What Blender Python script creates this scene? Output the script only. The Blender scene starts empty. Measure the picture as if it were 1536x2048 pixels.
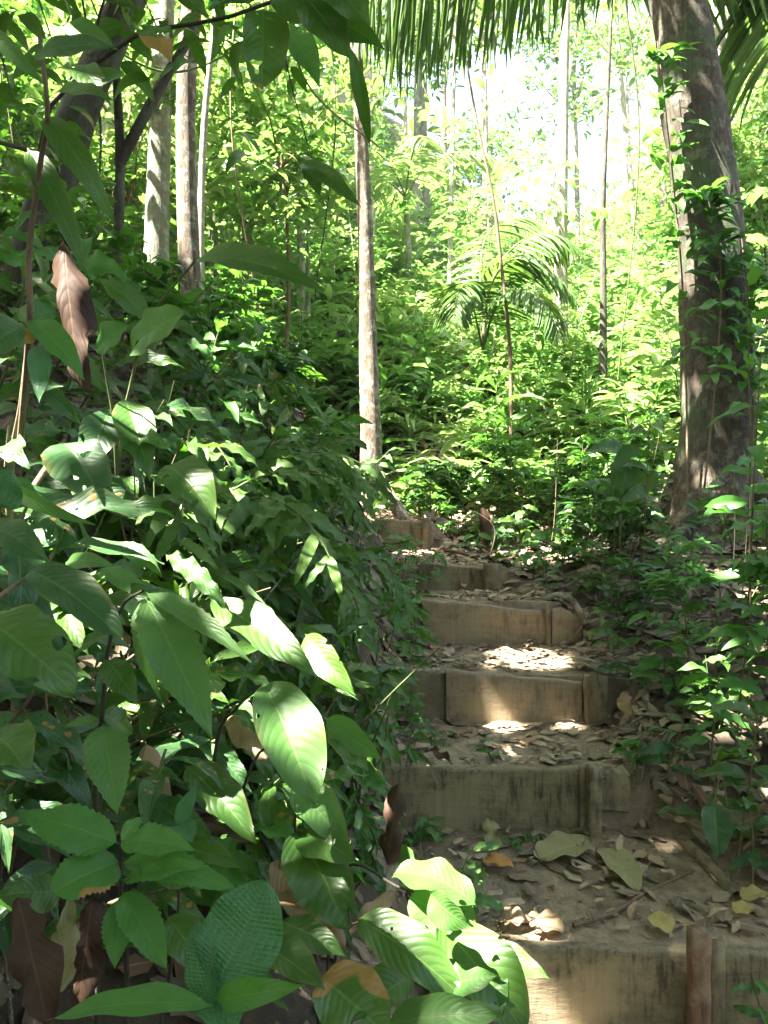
import bpy, math, random
import numpy as np
from mathutils import Vector, Matrix, Euler
R = math.radians
random.seed(7); rng = np.random.default_rng(7)
scene = bpy.context.scene
col = scene.collection

# ------------------------------------------------------------------ camera, sky, sun
EYE = 1.30
F = 1650.0                      # focal length in pixels of the 1536x2048 photograph
CX, HY = 768.0, 1000.0          # image centre, eye level row
cd = bpy.data.cameras.new('camera'); cam = bpy.data.objects.new('camera', cd); col.objects.link(cam)
cam.location = (0, 0, EYE)
cam.rotation_euler = (R(90) - math.atan((1024 - HY) / F), 0, 0)
cd.sensor_fit = 'VERTICAL'; cd.sensor_height = 24; cd.lens = 24 * F / 2048
cd.clip_start = 0.05; cd.clip_end = 500
scene.camera = cam
SUN = Vector((-0.62, -0.30, 1.18)).normalized()     # direction towards the sun
w = bpy.data.worlds.new('World'); scene.world = w; w.use_nodes = True
wn = w.node_tree.nodes; wl = w.node_tree.links; wn.clear()
sky = wn.new('ShaderNodeTexSky'); sky.sky_type = 'NISHITA'; sky.sun_disc = False
sky.sun_elevation = math.asin(SUN.z); sky.sun_rotation = math.atan2(SUN.x, SUN.y)
sky.air_density = 1.0; sky.dust_density = 6.0; sky.ozone_density = 1.0
bg = wn.new('ShaderNodeBackground'); bg.inputs[1].default_value = 0.052
wo = wn.new('ShaderNodeOutputWorld'); wl.new(sky.outputs[0], bg.inputs[0]); wl.new(bg.outputs[0], wo.inputs[0])
sd = bpy.data.lights.new('sun', 'SUN'); sd.energy = 5.0; sd.angle = R(0.5); sd.color = (1.0, 0.95, 0.84)
so = bpy.data.objects.new('sun', sd); col.objects.link(so)
so.rotation_euler = SUN.to_track_quat('Z', 'Y').to_euler(); so.location = SUN * 40
scene.view_settings.view_transform = 'Standard'; scene.view_settings.look = 'None'
scene.view_settings.exposure = 4.0; scene.view_settings.gamma = 1.0
scene.render.engine = 'CYCLES'
scene.cycles.use_denoising = True
scene.cycles.max_bounces = 8; scene.cycles.diffuse_bounces = 2; scene.cycles.glossy_bounces = 2
scene.cycles.transmission_bounces = 4; scene.cycles.transparent_max_bounces = 8
scene.cycles.sample_clamp_indirect = 6.0

# ------------------------------------------------------------------ helpers
def P(px, py, Z):
    """photograph pixel + distance ahead -> world point"""
    return Vector(((px - CX) / F * Z, Z, EYE - (py - HY) / F * Z))

def tag(o, label=None, cat=None, group=None, kind=None):
    if label: o['label'] = label
    if cat: o['category'] = cat
    if group: o['group'] = group
    if kind: o['kind'] = kind
    return o

def thing(name, loc, label, cat, group=None):
    o = bpy.data.objects.new(name, None); col.objects.link(o); o.location = loc
    o.empty_display_size = 0.1
    return tag(o, label, cat, group)

def link(name, me, parent=None, M=None):
    o = bpy.data.objects.new(name, me); col.objects.link(o)
    if parent is not None: o.parent = parent
    if M is not None: o.matrix_basis = M
    return o

def copy_tree(root):
    r = root.copy(); col.objects.link(r)
    for ch in root.children:
        c = ch.copy(); col.objects.link(c); c.parent = r
        for g in ch.children:
            d = g.copy(); col.objects.link(d); d.parent = c
    return r

class MB:
    """numpy mesh collector (quads) with uv and a per-piece random attribute"""
    def __init__(s): s.v=[]; s.q=[]; s.uv=[]; s.r=[]; s.n=0
    def add(s, V, Q, UV=None, rnd=0.5):
        V=np.asarray(V,float).reshape(-1,3); Q=np.asarray(Q,int).reshape(-1,4)
        if UV is None: UV=np.zeros((len(V),2))
        s.v.append(V); s.q.append(Q+s.n); s.uv.append(UV)
        s.r.append(np.broadcast_to(np.asarray(rnd,float),(len(V),)) if np.ndim(rnd)<2 else rnd)
        s.n+=len(V)
    def mesh(s, name, mat, smooth=True):
        V=np.concatenate(s.v); Q=np.concatenate(s.q); UV=np.concatenate(s.uv); RN=np.concatenate(s.r)
        me=bpy.data.meshes.new(name)
        me.vertices.add(len(V)); me.vertices.foreach_set('co',V.ravel())
        me.loops.add(len(Q)*4); me.loops.foreach_set('vertex_index',Q.ravel().astype(np.int32))
        me.polygons.add(len(Q)); me.polygons.foreach_set('loop_start',(np.arange(len(Q))*4).astype(np.int32))
        me.polygons.foreach_set('loop_total',np.full(len(Q),4,np.int32))
        me.update(calc_edges=True)
        if smooth: me.polygons.foreach_set('use_smooth',np.ones(len(Q),bool))
        u=me.uv_layers.new(name='UVMap'); u.data.foreach_set('uv',UV[Q.ravel()].ravel())
        a=me.attributes.new('rnd','FLOAT','POINT'); a.data.foreach_set('value',RN.astype(np.float32))
        me.materials.append(mat)
        me.validate()
        return me
    def obj(s, name, mat, parent=None, M=None, smooth=True):
        return link(name, s.mesh(name, mat, smooth), parent, M)

# value noise
_tab = np.random.default_rng(3).random((256,256))
def vnoise(x, y):
    xi=np.floor(x).astype(int); yi=np.floor(y).astype(int); fx=x-xi; fy=y-yi
    fx=fx*fx*(3-2*fx); fy=fy*fy*(3-2*fy)
    a=_tab[xi&255,yi&255]; b=_tab[(xi+1)&255,yi&255]; c=_tab[xi&255,(yi+1)&255]; d=_tab[(xi+1)&255,(yi+1)&255]
    return (a*(1-fx)+b*fx)*(1-fy)+(c*(1-fx)+d*fx)*fy - 0.5
def fnoise(x, y, o=4):
    s=0; a=1
    for k in range(o): s=s+a*vnoise(x*2**k+17*k,y*2**k+5*k); a*=0.5
    return s

def grid_quads(nu, nv):
    i=np.arange(nu-1)[:,None]*nv+np.arange(nv-1)[None,:]
    return np.stack([i,i+nv,i+nv+1,i+1],-1).reshape(-1,4)

def tube(pts, rad, sides=8, lump=0.0, flute=None):
    """round tube along a polyline"""
    pts=np.asarray(pts,float); n=len(pts); rad=np.broadcast_to(np.asarray(rad,float),(n,))
    T=np.gradient(pts,axis=0); T/=np.linalg.norm(T,axis=1)[:,None]+1e-9
    ref=np.array([1,0,0.]) if abs(T[0][0])<0.8 else np.array([0,1.,0])
    A=np.cross(T,ref); A/=np.linalg.norm(A,axis=1)[:,None]; B=np.cross(T,A)
    th=np.linspace(0,2*math.pi,sides+1)
    r=rad[:,None]*np.ones(sides+1)[None]
    if lump: 
        L=np.cumsum(np.r_[0,np.linalg.norm(np.diff(pts,axis=0),axis=1)])
        nz=fnoise(th[None,:]/(2*math.pi)*0+np.cos(th)[None]*1.3+L[:,None]*2.2+9, np.sin(th)[None]*1.3+L[:,None]*0.7+pts[0,0]*3)
        r=r*(1+lump*nz)
    if flute is not None: r=r*flute(np.arange(n)/(n-1),th)
    V=pts[:,None]+r[...,None]*(np.cos(th)[None,:,None]*A[:,None]+np.sin(th)[None,:,None]*B[:,None])
    L=np.cumsum(np.r_[0,np.linalg.norm(np.diff(pts,axis=0),axis=1)])
    UV=np.stack([np.broadcast_to(th/(2*math.pi),(n,sides+1)),np.broadcast_to(L[:,None],(n,sides+1))],-1)
    return V.reshape(-1,3), grid_quads(n,sides+1), UV.reshape(-1,2)

def spline(ctrl, n):
    c=np.asarray(ctrl,float); 
    if len(c)<3: 
        t=np.linspace(0,1,n)[:,None]; return c[0]*(1-t)+c[-1]*t
    p=np.vstack([2*c[0]-c[1],c,2*c[-1]-c[-2]]); m=len(c)-1
    out=[]
    for t in np.linspace(0,m-1e-6,n):
        i=int(t); f=t-i; a,b,cc,d=p[i],p[i+1],p[i+2],p[i+3]
        out.append(0.5*((2*b)+(-a+cc)*f+(2*a-5*b+4*cc-d)*f*f+(-a+3*b-3*cc+d)*f**3))
    return np.array(out)

# ------------------------------------------------------------------ materials
def new_mat(name):
    m=bpy.data.materials.new(name); m.use_nodes=True; nt=m.node_tree; nt.nodes.clear()
    out=nt.nodes.new('ShaderNodeOutputMaterial')
    return m, nt, out
class NT:
    def __init__(s, nt): s.nt=nt
    def n(s, t, **k):
        a=s.nt.nodes.new(t)
        for kk,v in k.items(): setattr(a,kk,v)
        return a
    def l(s,a,b): s.nt.links.new(a,b)
    def math(s,op,a,b=None,clamp=False):
        m=s.n('ShaderNodeMath',operation=op,use_clamp=clamp)
        for i,x in enumerate((a,b)):
            if x is None: continue
            if hasattr(x,'is_output'): s.l(x,m.inputs[i])
            else: m.inputs[i].default_value=x
        return m.outputs[0]
    def mix(s,f,a,b,blend='MIX'):
        m=s.n('ShaderNodeMix',data_type='RGBA',blend_type=blend)
        for i,x in ((0,f),(6,a),(7,b)):
            if hasattr(x,'is_output'): s.l(x,m.inputs[i])
            else: m.inputs[i].default_value=x if i==0 else (*x,1)
        return m.outputs[2]
    def noise(s,vec,scale,detail=4,rough=0.55):
        m=s.n('ShaderNodeTexNoise'); m.inputs['Scale'].default_value=scale; m.inputs['Detail'].default_value=detail
        m.inputs['Roughness'].default_value=rough
        if vec is not None: s.l(vec,m.inputs['Vector'])
        return m.outputs[0]
    def ramp(s,f,stops):
        r=s.n('ShaderNodeValToRGB'); s.l(f,r.inputs[0]); e=r.color_ramp.elements
        while len(e)<len(stops): e.new(0.5)
        for k,(p,c) in enumerate(stops):
            e[k].position=p; e[k].color=(*c,1) if len(c)==3 else c
        return r.outputs[0]
    def step(s,x,a,b):
        m=s.n('ShaderNodeMapRange',interpolation_type='SMOOTHSTEP'); s.l(x,m.inputs[0]) if hasattr(x,'is_output') else None
        m.inputs[1].default_value=a; m.inputs[2].default_value=b; return m.outputs[0]

def leaf_mat(name, dark, light, tcol, trans=0.35, rough=0.42, veins=9, vein_amt=0.35, midrib=(0.20,0.32,0.08),
             quilt=False, holes=0.0, spots=0.0, spotcol=(0.35,0.18,0.06), bump=0.10, mott=0.25, spec=0.5):
    m,nt,out=new_mat(name); g=NT(nt)
    uv=g.n('ShaderNodeUVMap').outputs[0]; sp=g.n('ShaderNodeSeparateXYZ'); g.l(uv,sp.inputs[0])
    u,v=sp.outputs[0],sp.outputs[1]
    d=g.math('MULTIPLY',g.math('ABSOLUTE',g.math('SUBTRACT',v,0.5)),2.0)
    rn=g.n('ShaderNodeAttribute',attribute_name='rnd').outputs['Fac']
    oi=g.n('ShaderNodeObjectInfo').outputs['Random']
    r=g.math('FRACT',g.math('ADD',rn,oi))
    geo=g.n('ShaderNodeTexCoord').outputs['Object']
    base=g.mix(r,dark,light)
    nz=g.noise(geo,14.0,3)
    base=g.mix(g.math('MULTIPLY',g.step(nz,0.35,0.7),mott),base,light)
    blot=g.noise(geo,46.0,5,0.7)
    base=g.mix(g.math('MULTIPLY',g.step(blot,0.52,0.72),0.35),base,(dark[0]*0.55,dark[1]*0.6,dark[2]*0.5))
    if holes: base=g.mix(g.math('MULTIPLY',g.math('MULTIPLY',g.step(d,0.72,1.0),g.step(nz,0.45,0.6)),0.55),base,(0.16,0.13,0.04))
    mid=g.step(d,0.07,0.015)
    if quilt:
        # three strong arching veins a side plus close cross ribs
        vv=g.math('SINE',g.math('MULTIPLY',d,math.pi*5.0)); arch=g.step(g.math('ABSOLUTE',vv),0.22,0.0)
        cr=g.math('SINE',g.math('MULTIPLY',g.math('ADD',u,g.math('MULTIPLY',d,-0.10)),2*math.pi*24))
        h=g.math('MULTIPLY',g.math('ABSOLUTE',vv),g.math('ADD',g.math('MULTIPLY',cr,0.35),0.65))
        line=g.math('MAXIMUM',arch,mid)
        base=g.mix(g.math('MULTIPLY',line,0.35),base,midrib)
        base=g.mix(g.math('MULTIPLY',g.step(cr,0.3,-0.9),0.18),base,(dark[0]*0.5,dark[1]*0.55,dark[2]*0.5))
        hh=h
    else:
        ph=g.math('FRACT',g.math('MULTIPLY',g.math('SUBTRACT',u,g.math('MULTIPLY',g.math('POWER',d,1.5),0.24)),float(veins)))
        tri=g.math('ABSOLUTE',g.math('SUBTRACT',ph,0.5))
        line=g.step(tri,0.46,0.5)
        lv=g.math('MAXIMUM',g.math('MULTIPLY',line,0.55),mid)
        base=g.mix(g.math('MULTIPLY',lv,vein_amt),base,midrib)
        hh=g.math('SUBTRACT',g.math('MULTIPLY',g.math('SINE',g.math('MULTIPLY',tri,math.pi)),0.6),g.math('MULTIPLY',mid,0.8))
    if spots>0:
        n2=g.noise(geo,7.0,2); mask=g.step(g.math('ADD',n2,g.math('MULTIPLY',g.math('SUBTRACT',r,0.5),0.14)),1.0-spots-0.02,1.0-spots)
        base=g.mix(mask,base,spotcol)
    b=g.n('ShaderNodeBump'); b.inputs['Strength'].default_value=bump; b.inputs['Distance'].default_value=0.004
    g.l(hh,b.inputs['Height'])
    pr=g.n('ShaderNodeBsdfPrincipled'); g.l(base,pr.inputs['Base Color'])
    rr_=g.n('ShaderNodeMapRange'); g.l(blot,rr_.inputs[0]); rr_.inputs[1].default_value=0.3; rr_.inputs[2].default_value=0.7; rr_.inputs[3].default_value=rough-0.1; rr_.inputs[4].default_value=min(1,rough+0.18); g.l(rr_.outputs[0],pr.inputs['Roughness'])
    pr.inputs['Specular IOR Level'].default_value=spec
    g.l(b.outputs[0],pr.inputs['Normal'])
    tr=g.n('ShaderNodeBsdfTranslucent'); tc=g.mix(0.55,base,tcol); g.l(tc,tr.inputs[0])
    mx=g.n('ShaderNodeMixShader'); mx.inputs[0].default_value=trans
    g.l(pr.outputs[0],mx.inputs[1]); g.l(tr.outputs[0],mx.inputs[2])
    if holes:
        hn=g.noise(geo,30.0,1,0.4); hm=g.math('MULTIPLY',g.math('GREATER_THAN',hn,0.735-holes*0.03),g.math('GREATER_THAN',r,0.45))
        tp=g.n('ShaderNodeBsdfTransparent'); m3=g.n('ShaderNodeMixShader'); g.l(hm,m3.inputs[0]); g.l(mx.outputs[0],m3.inputs[1]); g.l(tp.outputs[0],m3.inputs[2]); g.l(m3.outputs[0],out.inputs[0])
    else: g.l(mx.outputs[0],out.inputs[0])
    return m

M={}
M['shade']=leaf_mat('broad_leaf',(0.030,0.085,0.012),(0.060,0.135,0.020),(0.16,0.42,0.02),trans=0.30,rough=0.38,veins=11,vein_amt=0.30,spots=0.30,holes=1.6,bump=0.22)
M['blue']=leaf_mat('blue_green_leaf',(0.022,0.075,0.022),(0.040,0.105,0.030),(0.12,0.36,0.03),trans=0.28,rough=0.42,veins=12,vein_amt=0.28,bump=0.2,holes=1.2,spots=0.28)
M['light']=leaf_mat('light_green_leaf',(0.055,0.145,0.028),(0.080,0.185,0.040),(0.18,0.42,0.05),trans=0.36,rough=0.48,veins=12,vein_amt=0.30,spots=0.2,bump=0.2,holes=0.5)
M['quilt']=leaf_mat('quilted_leaf',(0.045,0.15,0.055),(0.06,0.18,0.065),(0.12,0.36,0.04),trans=0.25,rough=0.36,quilt=True,bump=0.4,midrib=(0.10,0.24,0.06))
M['hairy']=leaf_mat('toothed_leaf',(0.045,0.15,0.022),(0.060,0.185,0.030),(0.2,0.5,0.04),trans=0.32,rough=0.5,veins=9,vein_amt=0.25,bump=0.18)
M['spotted']=leaf_mat('browned_leaf',(0.045,0.15,0.022),(0.060,0.185,0.030),(0.2,0.5,0.04),trans=0.32,rough=0.5,veins=9,vein_amt=0.35,spots=0.42)
M['pinna']=leaf_mat('pinna',(0.045,0.115,0.018),(0.085,0.155,0.035),(0.16,0.36,0.05),trans=0.28,rough=0.5,veins=14,vein_amt=0.15,mott=0.5,spec=0.3)
M['far']=leaf_mat('undergrowth_leaf',(0.045,0.125,0.028),(0.12,0.25,0.06),(0.28,0.55,0.10),trans=0.42,rough=0.34,veins=8,vein_amt=0.2,bump=0.1,spec=0.8)
M['far2']=leaf_mat('yellow_green_leaf',(0.11,0.21,0.05),(0.24,0.34,0.12),(0.38,0.56,0.14),trans=0.42,rough=0.34,veins=8,vein_amt=0.2,bump=0.1,spec=0.8)
M['crown']=leaf_mat('crown_leaf',(0.045,0.10,0.022),(0.085,0.16,0.035),(0.26,0.44,0.08),trans=0.45,rough=0.5,veins=8,vein_amt=0.2,bump=0.1)
M['palm']=leaf_mat('palm_leaflet',(0.045,0.095,0.028),(0.075,0.13,0.04),(0.22,0.42,0.05),trans=0.3,rough=0.6,veins=1,vein_amt=0.3,bump=0.0,spec=0.25)
M['yleaf']=leaf_mat('yellow_leaf',(0.36,0.28,0.09),(0.42,0.34,0.12),(0.5,0.4,0.1),trans=0.2,rough=0.6,midrib=(0.5,0.42,0.2))
M['oleaf']=leaf_mat('orange_leaf',(0.42,0.17,0.03),(0.5,0.22,0.04),(0.5,0.25,0.05),trans=0.2,rough=0.45,midrib=(0.55,0.35,0.1))
M['tan']=leaf_mat('tan_dry_leaf',(0.24,0.155,0.085),(0.34,0.24,0.14),(0.5,0.35,0.2),trans=0.22,rough=0.7,veins=14,vein_amt=0.5,midrib=(0.30,0.17,0.09),bump=0.35)
M['olive']=leaf_mat('olive_dry_leaf',(0.22,0.20,0.09),(0.28,0.26,0.12),(0.3,0.25,0.1),trans=0.15,rough=0.65,veins=10,vein_amt=0.4,midrib=(0.36,0.32,0.18),bump=0.3)
M['brown']=leaf_mat('brown_dry_leaf',(0.038,0.021,0.014),(0.062,0.036,0.024),(0.08,0.045,0.03),trans=0.06,rough=0.6,veins=10,vein_amt=0.22,midrib=(0.20,0.12,0.07),bump=0.25,mott=0.7,spec=0.15,spots=0.3,spotcol=(0.04,0.025,0.02))
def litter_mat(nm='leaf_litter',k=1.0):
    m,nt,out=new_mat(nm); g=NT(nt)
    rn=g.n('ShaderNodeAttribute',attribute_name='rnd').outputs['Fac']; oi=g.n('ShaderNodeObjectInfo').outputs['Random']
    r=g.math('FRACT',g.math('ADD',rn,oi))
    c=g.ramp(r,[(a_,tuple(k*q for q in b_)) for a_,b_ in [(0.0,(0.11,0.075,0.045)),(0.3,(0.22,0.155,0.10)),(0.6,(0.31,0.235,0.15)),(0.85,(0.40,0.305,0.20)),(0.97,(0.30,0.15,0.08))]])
    geo=g.n('ShaderNodeTexCoord').outputs['Object']; nz=g.noise(geo,40,4)
    c=g.mix(g.math('MULTIPLY',g.step(nz,0.4,0.65),0.45),c,(0.09,0.07,0.05))
    uv=g.n('ShaderNodeUVMap').outputs[0]; sp=g.n('ShaderNodeSeparateXYZ'); g.l(uv,sp.inputs[0])
    d=g.math('MULTIPLY',g.math('ABSOLUTE',g.math('SUBTRACT',sp.outputs[1],0.5)),2.0)
    c=g.mix(g.math('MULTIPLY',g.step(d,0.10,0.03),0.5),c,(0.38,0.31,0.2))
    pr=g.n('ShaderNodeBsdfPrincipled'); g.l(c,pr.inputs['Base Color']); pr.inputs['Roughness'].default_value=0.65
    b=g.n('ShaderNodeBump'); b.inputs['Strength'].default_value=0.5; b.inputs['Distance'].default_value=0.004; g.l(nz,b.inputs['Height']); g.l(b.outputs[0],pr.inputs['Normal'])
    g.l(pr.outputs[0],out.inputs[0]); return m
M['litter']=litter_mat()
M['shaded_litter']=litter_mat('shaded_leaf_litter',0.5)  # darker copy of the litter, shade of the banks put into its colour

def soil_mat():
    m,nt,out=new_mat('soil'); g=NT(nt)
    geo=g.n('ShaderNodeTexCoord').outputs['Object']
    n1=g.noise(geo,1.7,5); n2=g.noise(geo,22,6,0.65); n3=g.noise(geo,150,4,0.7)
    c=g.ramp(n1,[(0.3,(0.17,0.125,0.08)),(0.5,(0.27,0.205,0.135)),(0.7,(0.38,0.295,0.195))])
    c=g.mix(g.math('MULTIPLY',g.step(n2,0.42,0.62),0.55),c,(0.13,0.095,0.06))
    c=g.mix(g.math('MULTIPLY',g.step(n3,0.5,0.7),0.35),c,(0.36,0.29,0.2))
    at=g.n('ShaderNodeAttribute',attribute_name='rnd').outputs['Fac']   # 0 on the trail, 1 in the woods (humus)
    hum=g.ramp(n2,[(0.3,(0.028,0.020,0.013)),(0.55,(0.060,0.043,0.028)),(0.75,(0.11,0.08,0.05))])
    c=g.mix(at,c,hum)
    pr=g.n('ShaderNodeBsdfPrincipled'); g.l(c,pr.inputs['Base Color']); pr.inputs['Roughness'].default_value=0.9
    b=g.n('ShaderNodeBump'); b.inputs['Strength'].default_value=0.8; b.inputs['Distance'].default_value=0.02
    g.l(g.math('ADD',n2,g.math('MULTIPLY',n3,0.4)),b.inputs['Height']); g.l(b.outputs[0],pr.inputs['Normal'])
    g.l(pr.outputs[0],out.inputs[0]); return m
M['soil']=soil_mat()

def wood_mat(name, a, bcol, stain, moss=(0.13,0.12,0.055), mossamt=0.3, axis='X', grain=26):
    m,nt,out=new_mat(name); g=NT(nt)
    tc=g.n('ShaderNodeTexCoord').outputs['Object']
    mp=g.n('ShaderNodeMapping'); g.l(tc,mp.inputs[0])
    mp.inputs['Scale'].default_value={'X':(1.2,8,8),'Z':(8,8,0.9)}[axis]
    gr=g.noise(mp.outputs[0],grain/6,8,0.7)
    vm=g.n('ShaderNodeMapping'); g.l(tc,vm.inputs[0]); vm.inputs['Scale'].default_value=(38,38,5)
    st=g.noise(vm.outputs[0],1.6,4,0.6); big=g.noise(tc,4.5,4)
    c=g.mix(g.step(gr,0.35,0.65),a,bcol)
    c=g.mix(g.math('MULTIPLY',g.math('MULTIPLY',g.step(st,0.48,0.66),g.step(big,0.4,0.55)),0.85),c,stain)
    sp=g.n('ShaderNodeSeparateXYZ'); g.l(tc,sp.inputs[0])
    c=g.mix(g.math('MULTIPLY',g.step(g.noise(tc,7.0,5),0.45,0.68),mossamt),c,moss)
    sk=g.noise(tc,130,4,0.7); c=g.mix(g.math('MULTIPLY',g.step(sk,0.5,0.68),0.5),c,(stain[0]*1.2,stain[1]*1.2,stain[2]*1.2))
    mud=g.noise(tc,3.1,6,0.65); c=g.mix(g.math('MULTIPLY',g.step(mud,0.50,0.60),0.6),c,(0.33,0.26,0.165)); c=g.mix(g.math('MULTIPLY',g.step(mud,0.44,0.34),0.45),c,(0.10,0.085,0.05))
    pr=g.n('ShaderNodeBsdfPrincipled'); g.l(c,pr.inputs['Base Color']); pr.inputs['Roughness'].default_value=0.82
    b=g.n('ShaderNodeBump'); b.inputs['Strength'].default_value=0.7; b.inputs['Distance'].default_value=0.008
    g.l(g.math('ADD',gr,g.math('MULTIPLY',st,0.5)),b.inputs['Height']); g.l(b.outputs[0],pr.inputs['Normal'])
    g.l(pr.outputs[0],out.inputs[0]); return m
M['board']=wood_mat('weathered_board',(0.235,0.185,0.11),(0.15,0.118,0.07),(0.04,0.032,0.022))
M['clay']=wood_mat('clay_caked_board',(0.28,0.21,0.14),(0.20,0.15,0.095),(0.13,0.10,0.07),mossamt=0.15)
M['redwood']=wood_mat('reddish_wood',(0.24,0.115,0.07),(0.16,0.08,0.05),(0.08,0.05,0.035),mossamt=0.15,axis='Z')
M['stake']=wood_mat('grey_stake',(0.20,0.155,0.095),(0.12,0.09,0.055),(0.05,0.04,0.03),mossamt=0.3,axis='Z')

def bark_mat(name, a, b_, lichen, lich=0.4, scale=1.0, bump=0.8, moss=(0.05,0.09,0.03), mossamt=0.0):
    m,nt,out=new_mat(name); g=NT(nt)
    tc=g.n('ShaderNodeTexCoord').outputs['Object']
    mp=g.n('ShaderNodeMapping'); g.l(tc,mp.inputs[0]); mp.inputs['Scale'].default_value=(9*scale,9*scale,2.2*scale)
    gr=g.noise(mp.outputs[0],2.2,8,0.7); pt=g.noise(tc,5.0*scale,5,0.6); fine=g.noise(tc,60*scale,3)
    c=g.mix(g.step(gr,0.35,0.65),a,b_)
    c=g.mix(g.math('MULTIPLY',g.step(g.math('ADD',pt,g.math('MULTIPLY',g.math('SUBTRACT',fine,0.5),0.35)),0.5,0.62),lich),c,lichen)
    cm_=g.n('ShaderNodeMapping'); g.l(tc,cm_.inputs[0]); cm_.inputs['Scale'].default_value=(26,26,5.5); crk=g.noise(cm_.outputs[0],1.3*scale/2,6,0.75); crm=g.step(crk,0.40,0.34)
    c=g.mix(g.math('MULTIPLY',crm,0.75),c,(a[0]*0.2,a[1]*0.2,a[2]*0.2)); blc=g.noise(tc,3.0,5,0.6); c=g.mix(g.math('MULTIPLY',g.step(blc,0.42,0.56),0.4),c,(b_[0]*0.7,b_[1]*0.7,b_[2]*0.7))
    if mossamt: c=g.mix(g.math('MULTIPLY',g.step(g.noise(tc,2.6,5),0.48,0.62),mossamt),c,moss)
    pr=g.n('ShaderNodeBsdfPrincipled'); g.l(c,pr.inputs['Base Color']); pr.inputs['Roughness'].default_value=0.85
    b=g.n('ShaderNodeBump'); b.inputs['Strength'].default_value=bump; b.inputs['Distance'].default_value=0.015
    g.l(g.math('SUBTRACT',g.math('ADD',gr,g.math('MULTIPLY',fine,0.25)),g.math('MULTIPLY',crm,0.8)),b.inputs['Height']); g.l(b.outputs[0],pr.inputs['Normal'])
    g.l(pr.outputs[0],out.inputs[0]); return m
M['bark_big']=bark_mat('rough_bark',(0.10,0.072,0.045),(0.032,0.024,0.016),(0.26,0.25,0.19),0.5,scale=3.0,mossamt=0.6,bump=1.0)
M['bark_tan']=bark_mat('peeling_bark',(0.25,0.195,0.135),(0.085,0.062,0.044),(0.48,0.46,0.38),0.9,scale=3.2,bump=1.0)
M['bark_grey']=bark_mat('lichen_bark',(0.24,0.23,0.18),(0.16,0.15,0.11),(0.42,0.44,0.36),0.8,mossamt=0.4,scale=3.2)
M['bark_dark']=bark_mat('dark_bark',(0.085,0.065,0.05),(0.04,0.032,0.025),(0.16,0.19,0.15),0.5,mossamt=0.3)
M['bark_pale']=bark_mat('pale_bark',(0.42,0.39,0.32),(0.20,0.18,0.13),(0.55,0.54,0.47),0.7,scale=3.2)
M['stem']=bark_mat('brown_stem',(0.20,0.14,0.08),(0.12,0.085,0.05),(0.25,0.2,0.13),0.3,scale=6,bump=0.3)
M['gstem']=bark_mat('green_stem',(0.10,0.14,0.04),(0.07,0.09,0.03),(0.16,0.13,0.06),0.4,scale=6,bump=0.2)
M['dstem']=bark_mat('dark_stem',(0.05,0.04,0.025),(0.03,0.025,0.018),(0.08,0.07,0.04),0.3,scale=6,bump=0.2)

# ------------------------------------------------------------------ terrain
SY=[1.95,2.60,3.20,3.72,4.22,5.10]           # where each step board stands
SZ=[EYE-1.07,EYE-0.85,EYE-0.675,EYE-0.455,EYE-0.325,EYE-0.125]
XL=[0.14,0.03,0.10,0.10,0.14,-0.03]; XR=[1.25,0.80,0.86,0.80,0.62,0.30]
TH=0.045
def path_z(y):
    y=np.asarray(y,float)
    ys=[-8,0,SY[0]]; zs=[-0.55,0.0,0.03]
    for i in range(6):
        ys+= [SY[i]+TH*0.45, SY[i]+TH*0.8]; zs+=[zs[-1]+0.001,SZ[i]-0.012]
        nxt=(SZ[i+1]-0.195) if i<5 else SZ[5]
        if i<5: ys.append(SY[i+1]); zs.append(max(SZ[i]-0.01,nxt))
    ys+=[6.2,7.0,9,20,90]; zs+=[SZ[5]+0.04,SZ[5]+0.2,SZ[5]+1.1,SZ[5]+1.1+5.8,SZ[5]+1.1+5.8+30]
    return np.interp(y,ys,zs)
def smooth_z(x,y):
    z=np.interp(y,[-8,0,1.6,5.2,6.3,7.0,9.0,12,90],[-0.55,0.0,0.10,1.14,1.24,1.40,2.35,4.0,46])
    return z
def edges(y):
    cl=np.interp(y,[0,SY[0],SY[1],SY[2],SY[3],SY[4],SY[5],6.0,7.5],[0.1]+XL+[-0.6,-1.5])
    cr=np.interp(y,[0,SY[0],SY[1],SY[2],SY[3],SY[4],SY[5],6.0,7.5],[1.5]+XR+[-0.1,-0.9])
    return cl,cr
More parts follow.
